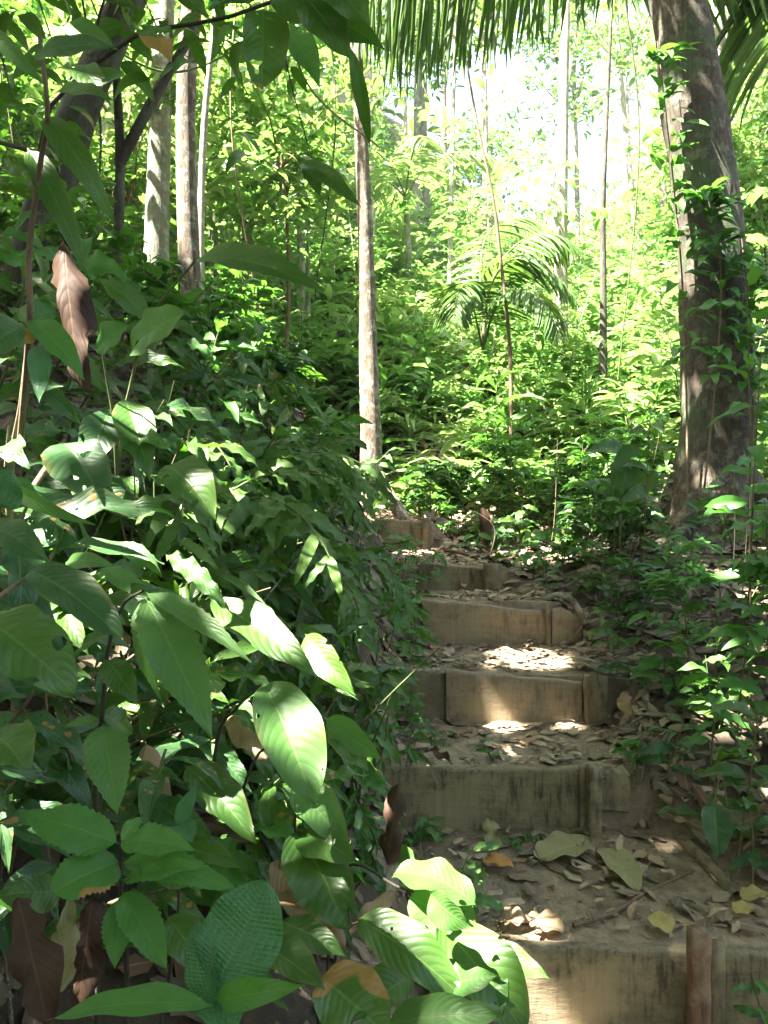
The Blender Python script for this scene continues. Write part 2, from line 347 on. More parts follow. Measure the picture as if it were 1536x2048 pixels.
def H(x,y,detail=True):
    x=np.asarray(x,float); y=np.asarray(y,float)
    cl,cr=edges(y)
    sm=smooth_z(x,y)
    low=np.interp(y,[-8,0,1.6,4.2,5.2,6.2,7.2,8.5,9.5],[-0.55,0.0,0.10,0.84,0.90,0.98,1.25,1.95,2.62])
    rw=np.clip((x-cr)/0.35,0,1); sm=np.where(y<9.5,sm*(1-rw)+np.minimum(sm,low)*rw,sm)
    ex=fnoise(x*1.3+4,y*1.3)*0.10
    dl=np.maximum(0,cl-x+ex*0.5); dr=np.maximum(0,x-cr+ex*0.5)
    near=np.clip(1-(y-6.0)/4.0,0,1)
    bankl=np.minimum(dl*np.interp(y,[1.3,2.6],[0.75,1.55]),np.interp(y,[1.3,2.6],[0.40,0.60])+dl*0.42)*(0.35+0.65*near)
    bankr=np.minimum(dr*0.12,0.05+dr*0.08)
    dip=-np.clip(y-8,0,60)*0.295*np.exp(-((x/np.maximum(y,1)-0.20)/0.15)**2)      # the slope is lower where the sky shows
    up=np.clip(y-8,0,60)*0.06*(x<0)
    wood=sm+bankl+bankr+dip+up+fnoise(x*0.9,y*0.9)*0.12*np.clip((dl+dr)*2,0,1)+fnoise(x*0.25,y*0.25,3)*0.5*np.clip((y-7)/6,0,1)
    pz=path_z(y)
    t=np.clip((dl+dr)/0.12,0,1); t=t*t*(3-2*t)
    t=np.where(y>6.6,1,t)
    z=pz*(1-t)+wood*t
    if detail: z=z+fnoise(x*6,y*6,3)*0.018+fnoise(x*22,y*22,2)*0.007
    return z
def Hs(x,y): return float(H(np.array([x]),np.array([y]))[0])

xs=np.unique(np.concatenate([np.linspace(-60,-8,26),np.linspace(-8,-2,60),np.linspace(-2,2.4,150),np.linspace(2.4,8,56),np.linspace(8,60,26)]))
yl=[np.linspace(-12,0.6,30),np.linspace(0.6,6.6,170),np.linspace(6.6,14,60),np.linspace(14,95,60)]
for i in range(6): yl.append(np.array([SY[i]+TH*0.45,SY[i]+TH*0.8]))
ys=np.unique(np.concatenate(yl))
X,Y=np.meshgrid(xs,ys,indexing='ij'); Zt=H(X,Y)
cl,cr=edges(Y); offp=np.clip(np.maximum(cl-X,X-cr)/0.25+0.2,0,1); offp=np.where(Y>6.0,1,offp)
mb=MB(); mb.add(np.stack([X,Y,Zt],-1).reshape(-1,3),grid_quads(len(xs),len(ys)),None,offp.reshape(-1))
g=mb.obj('ground',M['soil']); tag(g,'brown earth of the trail and the wooded slopes','ground',kind='structure')

# ------------------------------------------------------------------ leaf shapes
def leaf_shape(nu=9,nv=5,W=0.2,a=0.62,b=0.95,bend=0.8,fold=0.25,wave=0.0,wf=3,tooth=0.0,twist=0.0,seed=0,petiole=0.0,curl=0.0,ragged=0.0):
    """unit-length leaf along +X, face +Z; chord from (0,0,0) to (1,0,0)"""
    rs=np.random.default_rng(seed)
    u=np.linspace(0,1,nu); u=0.5*(u+ (1-np.cos(math.pi*u))/2)
    ub=np.clip((u-petiole)/(1-petiole),0,1)
    prof=(ub**a)*((1-ub)**b); mx=(a/(a+b))**a*(b/(a+b))**b; prof=prof/mx*W/2
    if tooth: prof=prof*(1+tooth*np.where(np.arange(nu)%2==0,1,-1)*(ub>0.05)*(ub<0.95))
    prof=np.maximum(prof,0.006)
    th=bend*(0.5-u); ds=np.diff(u,prepend=0)
    cx=np.cumsum(np.cos(th)*ds); cz=np.cumsum(np.sin(th)*ds)
    e=np.array([cx[-1],cz[-1]]); L=np.linalg.norm(e); c,s=e/L
    cx,cz=(cx*c+cz*s)/L,(-cx*s+cz*c)/L
    v=np.linspace(-1,1,nv); ph=rs.random()*6
    asym=rs.uniform(-.15,.15)
    V=np.zeros((nu,nv,3)); UV=np.zeros((nu,nv,2))
    for j,vv in enumerate(v):
        hw=prof*(1+asym*np.sign(vv)*np.abs(vv))
        if ragged: hw=hw*(1-ragged*np.abs(vv)*np.clip(fnoise(u*5+seed*3.1+(7 if vv>0 else 0),u*0+seed)*2.2+0.2,0,1))
        fz=fold*np.abs(vv)*hw - curl*vv*vv*hw
        wz=wave*abs(vv)**1.5*np.sin(wf*2*math.pi*u+ph+(1.3 if vv>0 else 0))*W*0.5
        ang=twist*(u-0.5)
        yy=hw*vv*np.cos(ang)-(fz+wz)*np.sin(ang); zz=hw*vv*np.sin(ang)+(fz+wz)*np.cos(ang)
        V[:,j,0]=cx; V[:,j,1]=yy; V[:,j,2]=cz+zz
        UV[:,j,0]=u; UV[:,j,1]=vv*0.5+0.5
    return V.reshape(-1,3), grid_quads(nu,nv), UV.reshape(-1,2)

def frame(X,N):
    X=X/(np.linalg.norm(X,axis=-1,keepdims=True)+1e-9)
    Yv=np.cross(N,X); Yv=Yv/(np.linalg.norm(Yv,axis=-1,keepdims=True)+1e-9)
    return X,Yv,np.cross(X,Yv)
def scatter(mb, tmpl, Ps, Xs, Ns, S, Wd=None, rnd=None):
    """many leaves into one collector"""
    Ps=np.asarray(Ps,float); n=len(Ps)
    if n==0: return
    S=np.broadcast_to(np.asarray(S,float),(n,)); Xd,Yd,Nd=frame(np.asarray(Xs,float),np.asarray(Ns,float))
    Wd=np.ones(n) if Wd is None else Wd; rnd=rng.random(n) if rnd is None else rnd
    k=rng.integers(0,len(tmpl),n)
    for i,(V,Q,UV) in enumerate(tmpl):
        m=np.where(k==i)[0]
        if len(m)==0: continue
        W_=Ps[m][:,None]+S[m][:,None,None]*(V[None,:,0,None]*Xd[m][:,None]+(V[None,:,1,None]*Wd[m][:,None,None])*Yd[m][:,None]+V[None,:,2,None]*Nd[m][:,None])
        QQ=(Q[None]+(np.arange(len(m))*len(V))[:,None,None]).reshape(-1,4)
        mb.add(W_.reshape(-1,3),QQ,np.tile(UV,(len(m),1)),np.repeat(rnd[m],len(V)))
def rot_to(p,X,N,s,ws=1.0):
    X=Vector(X).normalized(); N=Vector(N); Yv=N.cross(X)
    if Yv.length<1e-4: Yv=Vector((0,0,1)).cross(X)
    Yv.normalize(); Nn=X.cross(Yv)
    M4=Matrix(((X.x,Yv.x,Nn.x,p[0]),(X.y,Yv.y,Nn.y,p[1]),(X.z,Yv.z,Nn.z,p[2]),(0,0,0,1)))
    return M4@Matrix.Diagonal((s,s*ws,s,1))

T_low=[leaf_shape(4,3,W=w_,bend=b_,fold=0.35,a=0.7,b=0.85,seed=i) for i,(w_,b_) in enumerate([(0.42,0.8),(0.36,1.2),(0.5,0.5),(0.32,0.9)])]
T_mid=[leaf_shape(7,3,W=w_,bend=b_,fold=0.3,a=0.6,b=0.95,seed=i,twist=t) for i,(w_,b_,t) in enumerate([(0.38,0.8,0.3),(0.34,1.3,-0.3),(0.46,0.5,0),(0.3,1.0,0.5),(0.42,1.6,-0.5)])]
T_strap=[leaf_shape(7,3,W=w_,bend=b_,fold=0.4,a=0.6,b=0.8,seed=i) for i,(w_,b_) in enumerate([(0.12,1.6),(0.16,1.1),(0.10,2.0)])]
T_dry=[leaf_shape(7,5,W=w_,bend=b_,fold=f_,a=0.6,b=0.7,wave=wv,wf=1.7,seed=i+20,curl=c_,ragged=0.5,twist=t_) for i,(w_,b_,f_,wv,c_,t_) in enumerate(
   [(0.45,0.3,0.05,0.15,0.1,0.2),(0.55,-0.3,0.15,0.12,0,0.1),(0.4,0.5,0.0,0.2,0.4,-0.3),(0.5,0.1,0.1,0.22,-0.15,0.1),(0.36,0.8,0.3,0.1,0,0.4),(0.6,-0.2,-0.15,0.15,0.2,-0.15)])]

def leaf_meshes(name,mat,specs):
    out=[]
    for s in specs:
        mbx=MB(); mbx.add(*leaf_shape(**s),rnd=0.0); out.append(mbx.mesh(name,mat))
    return out
near_specs=[dict(nu=17,nv=7,W=0.30+0.03*(i%3),a=0.66,b=1.12,bend=[0.5,0.9,1.3,1.7,0.7,1.1][i],fold=[0.3,0.15,0.35,0.2,0.4,0.1][i],wave=[0.15,0.3,0.1,0.25,0.35,0.2][i],wf=2+i%3,twist=[0.3,-0.4,0.6,-0.2,0,0.5][i],seed=i,petiole=0.05,ragged=[0,0.12,0,0.3,0,0.15][i]) for i in range(6)]
LM={k:leaf_meshes('leaf',M[k],near_specs) for k in ('shade','blue','light','hairy')}

def unit(v): v=np.asarray(v,float); return v/(np.linalg.norm(v)+1e-9)

# ------------------------------------------------------------------ wooden steps
def plank_mesh(mb, A, B, h, th, nseg=26, wob=0.006, seed=0, drop=0.1, chip=0.0, R_=0.3):
    """board standing on edge: top edge runs A->B, h deep, th thick (towards +Y)"""
    rs=np.random.default_rng(seed); A=np.array(A); B=np.array(B); n=nseg
    prof=[(0,-h-drop),(0,-h*0.75),(0,-h*0.5),(0,-h*0.25),(0,-0.012),(0.004,-0.003),(0.012,0),(th-0.012,0),(th-0.003,-0.006),(th,-h-drop)]
    t=np.linspace(0,1,n); V=np.zeros((n,len(prof),3))
    top=fnoise(t*5+seed*3,t*0+seed,4)*wob*2-chip*np.clip(fnoise(t*3+seed*7,t*0+2,3)*3-0.4,0,1)
    for j,(dy,dz) in enumerate(prof):
        b_=A[None]*(1-t[:,None])+B[None]*t[:,None]
        face=fnoise(t*8+j*0.7+seed,t*0+j*0.9+seed,3)*0.004
        V[:,j,0]=b_[:,0]; V[:,j,1]=b_[:,1]+dy+(face if j<6 else 0)
        V[:,j,2]=b_[:,2]+dz+top*(1 if j>=4 and j<9 else 0.2)
    Q=grid_quads(n,len(prof)); mb.add(V.reshape(-1,3),Q[:,::-1])
    for e in (0,n-1):
        ring=V[e]; c=len(prof)
        q=[[0,9,8,1],[1,8,7,2],[2,7,6,3],[3,6,5,4]]
        mb.add(ring,q if e else [x[::-1] for x in q])
def post(mb, p, h, wx, wy, lean=(0,0), n=9, seed=0, jag=0.0, drop=0.12):
    """split timber stake, top at height h above p"""
    rs=np.random.default_rng(seed)
    k=10; th=np.linspace(0,2*math.pi,k+1); sq=lambda c: np.sign(c)*np.abs(c)**0.55
    t=np.linspace(0,1,n); V=np.zeros((n+1,k+1,3))
    for i in range(n):
        z=-drop+(h+drop)*t[i]; w_=1+0.05*rs.normal()
        x=sq(np.cos(th))*wx/2*w_; y=sq(np.sin(th))*wy/2*w_
        V[i,:,0]=p[0]+x+lean[0]*z; V[i,:,1]=p[1]+y+lean[1]*z; V[i,:,2]=p[2]+z
        if i==n-1: V[i,:-1,2]+=jag*(rs.random(k)-0.5); V[i,-1]=V[i,0]
    V[n]=V[n-1]; c=V[n-1,:-1].mean(0); V[n]=c+(V[n-1]-c)*0.02
    mb.add(V.reshape(-1,3),grid_quads(n+1,k+1)[:,::-1])

step_info=[
 # left px, right px, y left, y right, Z, exposed h, label, material
 (860,1640,1896,1922,0.24,'nearest wooden step, broad weathered board with a reddish upright stake','board'),
 (770,1168,1542,1540,0.215,'second wooden step from the front, wide vertical-stained board with a square stake','board'),
 (893,1165,1342,1366,0.15,'third wooden step from the front, low board with crumbling earth and a stump','clay'),
 (846,1095,1196,1224,0.20,'fourth wooden step from the front, pale clay-caked board','clay'),
 (840,975,1124,1136,0.155,'small fifth wooden step at the turn of the trail','board'),
 (740,846,1036,1043,0.20,'topmost wooden step, short board half hidden behind the left bank','board')]
for i,(xl,xr,yl_,yr_,hh,lab,mt) in enumerate(step_info):
    A=P(xl,yl_,SY[i]); B=P(xr,yr_,SY[i]); root=thing('wooden_step',((A+B)/2).to_tuple(),lab,'step','wooden steps up the trail'); o=np.array(root.location)
    mb=MB(); plank_mesh(mb,np.array(A)-o,np.array(B)-o,hh,TH,nseg=60,wob=[.002,.002,.004,.004,.004,.004][i],seed=i+1,drop=0.07,chip=[0,0,0.02,0.01,0,0][i])
    mb.obj('board',M[mt],root)
    def stake(pxl,pxr,ytop,ybot,dy,mat='stake',jag=0.01,seed=0,lean=(0,0),wy=0.04,name='stake'):
        Z=SY[i]-dy; b=P((pxl+pxr)/2,ybot,Z); t_=P((pxl+pxr)/2,ytop,Z); m2=MB()
        post(m2,np.array(b)-o,t_.z-b.z,(pxr-pxl)/F*Z,wy,seed=seed,jag=jag,lean=lean); m2.obj(name,M[mat],root)
    def side_board(x0,x1,y0,y1,dz_,mat,name='side_board',dy=0.0,h=None):
        a=P(x0,y0,SY[i]+dy); b=P(x1,y1,SY[i]+dy); m2=MB(); plank_mesh(m2,np.array(a)-o,np.array(b)-o,h or hh,TH*0.9,nseg=16,wob=0.012,seed=i+31,drop=0.07); m2.obj(name,M[mat],root)
    if i==0:
        stake(1380,1425,1868,2100,0.05,'redwood',0.03,3,(0.0,0),0.05)
        stake(1418,1455,1890,2100,0.03,'stake',0.03,4,(0,0),0.03,'splintered_stake')
    if i==1:
        stake(1160,1176,1538,1685,0.02,'stake',0.006,5,(0,0),0.03); stake(1176,1204,1536,1690,0.045,'board',0.008,6,(0,0),0.05,'square_stake'); side_board(1206,1262,1540,1545,0,'board',dy=0.01,h=0.06)
    if i==2: stake(1170,1215,1352,1450,0.04,'stake',0.03,7,(0,0),0.09,'stump')
    if i==3: stake(1092,1103,1208,1275,0.02,'stake',0.01,8,(0,0),0.03); side_board(1105,1165,1214,1235,0,'clay',dy=-0.02,h=0.13)
    if i==4: stake(966,996,1128,1185,0.03,'stake',0.02,9,(0,0),0.06)
    if i==5: stake(843,862,1036,1112,0.03,'stake',0.02,10,(0.0,0),0.04)

# poles, sticks
def stick(name,pts,r0,r1,mat,label,cat,sides=8,lump=0.25,n=14,group=None):
    pts=[Vector(p) for p in pts]; o=pts[0]; mb=MB(); sp=spline([np.array(p-o) for p in pts],n)
    mb.add(*tube(sp,np.linspace(r0,r1,n),sides,lump)); 
    # closed ends
    ob=mb.obj(name,M[mat]); ob.location=o; tag(ob,label,cat,group); return ob
def on_ground(px,py,Z,dz=0.01):
    p=P(px,py,Z); return Vector((p.x,p.y,Hs(p.x,p.y)+dz))
stick('edging_pole',[P(1335,1650,2.62),P(1400,1715,2.42),P(1478,1800,2.2)],0.022,0.018,'board','mossy pole lying along the right edge of the second tread','pole')
stick('fallen_stick',[on_ground(1150,1862,2.05),on_ground(1235,1840,2.12),on_ground(1300,1805,2.2),on_ground(1392,1778,2.3,0.02)],0.006,0.004,'stem','thin bent brown stick across the nearest tread','stick',6)
stick('fallen_log',[P(745,935,5.6),P(775,985,5.35),P(815,1050,5.15)],0.035,0.045,'bark_tan','pale split log leaning down to the topmost step','log')
stick('fallen_stick',[P(890,1100,4.7),P(930,1108,4.6),P(985,1128,4.45)],0.010,0.008,'stem','short stick lying behind the fifth step','stick',6)
stick('fallen_stick',[P(60,985,1.7),P(100,925,1.8),P(130,880,1.9)],0.007,0.005,'stem','grey broken stick leaning among the dark leaves at far left','stick',6)

# gaps cut into the leaf canopy, shaped to drop sun flecks at set points
HOLES=[]   # (point, radius): where sun reaches through
def hole(px,py,Z,r): HOLES.append((np.array(P(px,py,Z)),r))
hole(575,1395,1.31,0.05); hole(860,1770,1.2,0.075); hole(720,1500,1.55,0.03); hole(640,1640,1.4,0.02); hole(960,1900,1.2,0.01)
hole(1090,1135,4.8,0.22); hole(1030,1330,3.5,-0.01); hole(1100,1335,3.45,0.0); hole(1120,1445,3.1,0.0)
hole(380,200,5.0,0.30); hole(380,440,5.0,0.22); hole(732,720,6.5,0.30); hole(725,420,6.5,0.25); hole(1400,450,5.2,0.25); hole(1395,520,5.2,0.15); hole(320,200,6.2,0.25)
hole(390,1150,1.5,0.02); hole(280,1130,1.5,0.01); hole(660,820,2.8,0.04); hole(420,880,2.2,0.04); hole(200,830,1.9,0.04); hole(350,830,2.1,0.04); hole(330,650,2.3,0.04)
hole(480,1480,1.5,0.03); hole(620,1800,1.4,0.05); hole(780,1640,1.7,0.06); hole(1040,1850,2.0,0.07); hole(830,1690,1.7,0.06); hole(560,340,3.0,0.12); hole(20,110,1.3,0.06)
hole(760,1000,4.8,0.12); hole(1250,880,4.3,0.10); hole(1480,1180,3.0,0.06); hole(1440,1330,2.8,0.06); hole(1380,600,4.0,0.14); hole(1480,500,4.0,0.2)
hole(960,1030,5.2,0.06); hole(700,1180,3.2,0.06); hole(500,1000,2.4,0.06)
_rh=np.random.default_rng(17)
for _ in range(80):
    _px=_rh.uniform(-20,760); _py=_rh.uniform(620,1950); hole(_px,_py,np.interp(_px,[0,760],[1.35,2.8])*np.interp(_py,[600,1950],[1.2,0.72]),_rh.uniform(-0.02,0.02))
for _ in range(9):
    _y=_rh.uniform(2.0,4.8); _x=_rh.uniform(0.1,0.9); hole(CX+F*_x/_y,HY-(Hs(_x,_y)-EYE)/_y*F,_y,_rh.uniform(-0.03,0.0))
for _ in range(26):
    _y=_rh.uniform(2.0,6.2); _x=_rh.uniform(0.9,2.4); hole(CX+F*_x/_y,HY-(Hs(_x,_y)+0.3-EYE)/_y*F,_y,_rh.uniform(0.0,0.09))
for _x,_y,_r in ((-0.3,7.4,.7),(0.6,7.6,.8),(1.5,7.4,.7),(2.3,7.8,.8),(-1.2,8.2,.7),(-0.6,9.4,.8),(0.5,10,.9),(1.8,10.2,.9),(0.1,8.6,.8),(1.2,8.6,.9),(2.4,9.0,.8),(3.3,8.6,.6),(0.9,4.75,.3),(0.75,5.1,.15)): hole(CX+F*_x/_y,HY-(Hs(_x,_y)+0.3-EYE)/_y*F,_y,_r)
for _ in range(110):
    _y=_rh.uniform(6.8,10.5); _x=_y*_rh.uniform(-0.2,0.45); hole(CX+F*_x/_y,HY-(Hs(_x,_y)+0.3-EYE)/_y*F,_y,_rh.uniform(0.2,0.5))
def keep(p,X,L):
    """False for leaves that any gap's sun ray would cross"""
    k=np.ones(len(p),bool); sv=np.array(SUN); Xu=X/np.linalg.norm(X,axis=1)[:,None]; L=np.asarray(L).reshape(-1,1)
    for q,r in HOLES:
        for f in (0.08,0.3,0.52,0.78):
            d=p+Xu*L*f-q; t=d@sv; perp=d-t[:,None]*sv; k&=~((np.linalg.norm(perp,axis=1)<r+0.022+0.03*(f in (0.3,0.52)))&(t>0))
    return k
# ------------------------------------------------------------------ trees
def trunk_mesh(ctrl, rads, n=40, sides=14, lump=0.15, flute=None):
    mb=MB(); pts=spline(ctrl,n); r=np.interp(np.linspace(0,1,n),np.linspace(0,1,len(rads)),rads); mb.add(*tube(pts,r,sides,lump,flute)); return mb,pts
CROWN=[]
def crown_cloud(n,rad,L,mat,seed,clumps=26,flat=0.6,tm=None,world=None):
    """irregular leafy crown: clumps on twigs with gaps in between"""
    rs=np.random.default_rng(seed); cs=rs.normal(size=(clumps,3)); cs/=np.linalg.norm(cs,axis=1)[:,None]
    cs*= (rs.random(clumps)**0.5)[:,None]*np.array([rad,rad,rad*flat]); sz=rad*rs.uniform(0.14,0.34,clumps)
    k=rs.integers(0,clumps,n); p=cs[k]+rs.normal(size=(n,3))*sz[k][:,None]*np.array([1,1,0.55])*0.6
    az=rs.random(n)*6.283; X=np.stack([np.cos(az),np.sin(az),rs.uniform(-0.9,0.2,n)],-1)
    N=np.stack([rs.normal(size=n)*0.45,rs.normal(size=n)*0.45,np.ones(n)],-1)
    if world is not None:
        kk=keep(p+world,X,np.full(n,L)); kk[:6]=True; p,X,N=p[kk],X[kk],N[kk]; n=len(p)
    mb=MB(); scatter(mb,tm or T_low,p,X,N,L*rs.uniform(0.6,1.25,n),rnd=rs.random(n))
    return mb,cs
def add_limbs(mbt,top,cs,r,seed):
    rs=np.random.default_rng(seed)
    for c in cs[:9]:
        c=np.array(c); mid=top+(c-top)*0.5+rs.normal(size=3)*0.08*np.linalg.norm(c-top)
        mbt.add(*tube(spline([top,mid,c],9),np.linspace(r,r*0.18,9),6,0.1))

def tree(px_pts, widths, Z, mat, label, crown_z=6.5, crown_r=1.6, nleaf=1500, L=0.16, seed=0, cat='tree', group=None, lump=0.15, sides=14, crown_off=(0,0), cmat='crown', flute=None, Zt=None, branches=()):
    Zs=[Z]*len(px_pts) if Zt is None else np.linspace(Z,Zt,len(px_pts))
    pts=[np.array(P(x,y,z)) for (x,y),z in zip(px_pts,Zs)]
    b=pts[0].copy(); gz=Hs(b[0],b[1])-0.06
    root=thing('tree',(b[0],b[1],gz),label,cat,group); o=np.array(root.location)
    ctrl=[o*1.0]+[p for p in pts if p[2]>gz+0.15]
    d=unit(ctrl[-1]-ctrl[-2]); top=ctrl[-1]+d*max(0.3,(crown_z-ctrl[-1][2])/max(d[2],0.3)); ctrl.append((ctrl[-1]+top)/2); ctrl.append(top)
    rad=[w_/F*Z/2 for w_ in widths]; rad=[rad[0]*1.15]+rad[-(len(ctrl)-3):]+[rad[-1]*0.8,rad[-1]*0.55]
    ctrl=[c-o for c in ctrl]
    mb,pp=trunk_mesh(ctrl,rad,n=48,sides=sides,lump=lump,flute=flute)
    for (bp,bw) in branches:
        q=[np.array(P(x,y,z))-o for x,y,z in bp]; mb.add(*tube(spline(q,16),np.linspace(bw[0],bw[1],16)/F*Z/2,8,0.1))
    t=ctrl[-1]+np.array([crown_off[0],crown_off[1],crown_r*0.2]); cm,cs=crown_cloud(nleaf,crown_r,L,cmat,seed,world=t+o)
    add_limbs(mb,ctrl[-2]*0.4+ctrl[-1]*0.6,cs+t,rad[-1]*0.6,seed)
    mb.obj('trunk',M[mat],root)
    c=cm.obj('crown',M[cmat],root); c.location=t
    return root

def roots(root,cx,cy,r0,n,seed,ln=0.9):
    rr=np.random.default_rng(seed); o=np.array(root.location)
    for k in range(n):
        a=-math.pi/2+(k-(n-1)/2)*1.05+rr.normal()*0.15; l=ln*rr.uniform(0.6,1.2); pts=[]
        for f in np.linspace(0,1,9):
            d=r0*0.55+l*f; x=cx+math.cos(a+0.5*f*rr.normal()*0.3)*d; y=cy+math.sin(a)*d; h=0.34*(1-f)**3; pts.append([x-o[0],y-o[1],Hs(x,y)-o[2]+h-0.02*f])
        m=MB(); m.add(*tube(spline(pts,26),np.linspace(0.095,0.018,26),10,0.35)); m.obj('root',M['bark_big'],root)
def fl(t,th):
    f=np.clip(1-t*4.5,0,1)[:,None]**1.6
    lobes=0.15+0.95*np.abs(np.cos(th*2.5+0.6))[None]
    return 1+f*lobes*0.75
big=tree([(1432,1100),(1420,1000),(1432,850),(1430,700),(1418,500),(1392,300),(1368,100),(1352,0)],[165,150,140,135,130,122,112,108],5.3,'bark_big',
     'massive rough-barked tree with a flared base at the right of the trail',crown_z=8.5,crown_r=2.4,nleaf=1200,seed=1,lump=0.2,sides=28,crown_off=(0.3,0.6),flute=fl)
roots(big,big.location.x,big.location.y,0.26,5,4)
tree([(742,900),(737,720),(732,520),(724,300),(716,150),(706,0)],[44,38,32,28,24,20],6.5,'bark_tan','slim straight tree with sun-patched bark in the centre of the view',crown_z=7.2,crown_r=1.5,nleaf=220,seed=2,crown_off=(-0.4,0.4))
tree([(385,640),(378,480),(374,300),(376,150),(388,0)],[46,42,38,38,40],5.0,'bark_tan','reddish tan peeling tree trunk, brightest of the trunks at upper left',crown_z=6.4,crown_r=1.5,nleaf=220,seed=3,crown_off=(-0.5,-0.3))
tree([(312,600),(318,400),(324,200),(334,0)],[52,46,42,40],6.2,'bark_grey','grey lichen-covered tree just left of the peeling tan trunk',crown_z=7.0,crown_r=1.5,nleaf=220,seed=4,crown_off=(-0.3,0.2))
tree([(60,560),(110,380),(165,220),(250,30)],[95,85,75,66],4.0,'bark_dark','thick dark leaning tree at the far upper left',crown_z=5.6,crown_r=1.5,nleaf=1300,seed=5,crown_off=(0.1,-0.6))
tree([(236,620),(240,450),(243,300),(236,120),(240,0)],[24,21,19,15,13],4.1,'bark_dark','thin dark forked tree with a side limb slanting up to the right',crown_z=5.2,crown_r=1.1,nleaf=700,seed=6,crown_off=(-0.2,-0.4),
     branches=[([(243,330,4.1),(285,250,4.1),(335,160,4.15),(385,70,4.15),(410,-60,4.2)],(24,17))])
tree([(402,560),(405,380),(413,230),(430,70),(436,0)],[16,14,13,12,12],6.0,'bark_pale','thin whitish tree immediately right of the peeling tan trunk',crown_z=6.2,crown_r=1.0,nleaf=600,seed=7)
tree([(212,520),(214,400),(220,200),(230,0)],[34,30,26,24],7.5,'bark_pale','pale tree half hidden behind the dark leaning tree',crown_z=8.2,crown_r=1.5,nleaf=220,seed=8)
tree([(603,560),(600,400),(598,250),(597,80),(596,0)],[16,14,13,12,11],9.5,'bark_pale','thin pale pole-like tree left of the central slim tree',crown_z=8.8,crown_r=1.4,nleaf=220,seed=9)
tree([(1120,790),(1121,620),(1120,450),(1123,300),(1128,0)],[30,27,25,22,18],9.8,'bark_pale','straight pale grey tree against the bright gap',crown_z=10.5,crown_r=1.6,nleaf=120,seed=10,crown_off=(0.8,1.0))
tree([(1206,830),(1205,700),(1205,560),(1203,420),(1210,250)],[17,15,13,12,8],8.0,'bark_dark','thin dark-stemmed tree between the pale tree and the massive one',crown_z=6.6,crown_r=0.9,nleaf=450,seed=11)
tree([(900,660),(899,560),(902,400),(905,270)],[11,10,9,8],11.5,'bark_pale','very thin white stem on the slope right of the central tree',crown_z=8.0,crown_r=1.1,nleaf=500,seed=12)
tree([(1460,640),(1452,420),(1440,200),(1428,0)],[34,30,27,25],8.0,'bark_pale','pale tree showing just right of the massive trunk',crown_z=9.2,crown_r=1.7,nleaf=500,seed=13,crown_off=(1.2,0.6))
tree([(1078,520),(1095,420),(1112,320),(1130,200)],[9,8,7,6],11.0,'bark_pale','slanting thin pale stem left of the pale grey tree',crown_z=8.0,crown_r=0.9,nleaf=300,seed=14)
tree([(1020,720),(1000,520),(985,400),(955,260),(935,150)],[8,7,6,5,4],7.0,'stem','thin bowed dark sapling leaning left above the palm',crown_z=5.2,crown_r=0.6,nleaf=160,seed=15,L=0.12)

# ------------------------------------------------------------------ canopy overhead (its gaps are cut to give the sun flecks)
def canopy(cx,cy,cz,rx,ry,n,L,label,seed,trunk_xy):
    rs=np.random.default_rng(seed)
    p=np.stack([rs.uniform(-rx,rx,n),rs.uniform(-ry,ry,n),rs.normal(size=n)*0.45],-1)
    p=p[(p[:,0]/rx)**2+(p[:,1]/ry)**2<1]
    w_=p+np.array([cx,cy,cz]); dens=fnoise(w_[:,0]*1.1+seed,w_[:,1]*1.1,3)
    w_=w_[dens>-0.62]; n=len(w_)
    root=thing('tree',(trunk_xy[0],trunk_xy[1],Hs(*trunk_xy)-0.05),label,'tree'); o=np.array(root.location)
    az=rs.random(n)*6.283; X=np.stack([np.cos(az),np.sin(az),rs.uniform(-0.7,0.1,n)],-1); N=np.stack([rs.normal(size=n)*0.3,rs.normal(size=n)*0.3,np.ones(n)],-1)
    S_=L*rs.uniform(0.7,1.2,n); kk=keep(w_,X,S_); w_,X,N,S_=w_[kk],X[kk],N[kk],S_[kk]
    mb=MB(); scatter(mb,T_low,w_-o,X,N,S_); mb.obj('crown',M['crown'],root)
    mt=MB(); top=np.array([cx,cy,cz-0.2])-o; bend_=np.array([top[0]*0.15,top[1]*0.15,top[2]*0.55])
    mt.add(*tube(spline([np.zeros(3),bend_,top],24),np.linspace(0.14,0.06,24),12,0.15))
    for k in range(9):
        a=k*0.7+seed; e=top+np.array([math.cos(a)*rx*0.7,math.sin(a)*ry*0.7,0.1]); mt.add(*tube(spline([top*0.92+bend_*0.08,(top+e)/2+np.array([0,0,0.2]),e],10),np.linspace(0.05,0.012,10),6,0.1))
    mt.obj('trunk',M['bark_dark'],root)
canopy(-2.3,0.2,6.6,3.1,3.0,10500,0.30,'spreading tree whose crown shades the left bank, behind the camera',51,(-5.2,-0.2))
canopy(-1.4,2.6,7.4,3.0,2.1,5600,0.30,'tree on the left bank whose crown spreads above the frame',52,(-4.2,3.2))
canopy(1.4,1.2,7.2,2.6,3.2,6500,0.30,'tree at the right of the trail whose crown spreads above the camera',53,(3.4,-0.5))
canopy(-1.8,-3.2,6.8,3.5,2.4,7000,0.30,'tree behind the camera shading the lower trail',54,(-1.5,-4.0))

canopy(-9.2,8.0,10.5,4.0,3.6,5200,0.32,'tall tree up the left slope whose crown darkens the upper left forest',55,(-8.2,8.6))
canopy(-8.0,13.5,13.5,4.5,4.0,5200,0.34,'tall tree far up the left slope with a crown above the frame',56,(-9.5,15.0))
canopy(3.6,11.0,12.5,1.8,2.2,1400,0.32,'tall tree beyond the massive trunk with a high crown',57,(6.2,12.0))
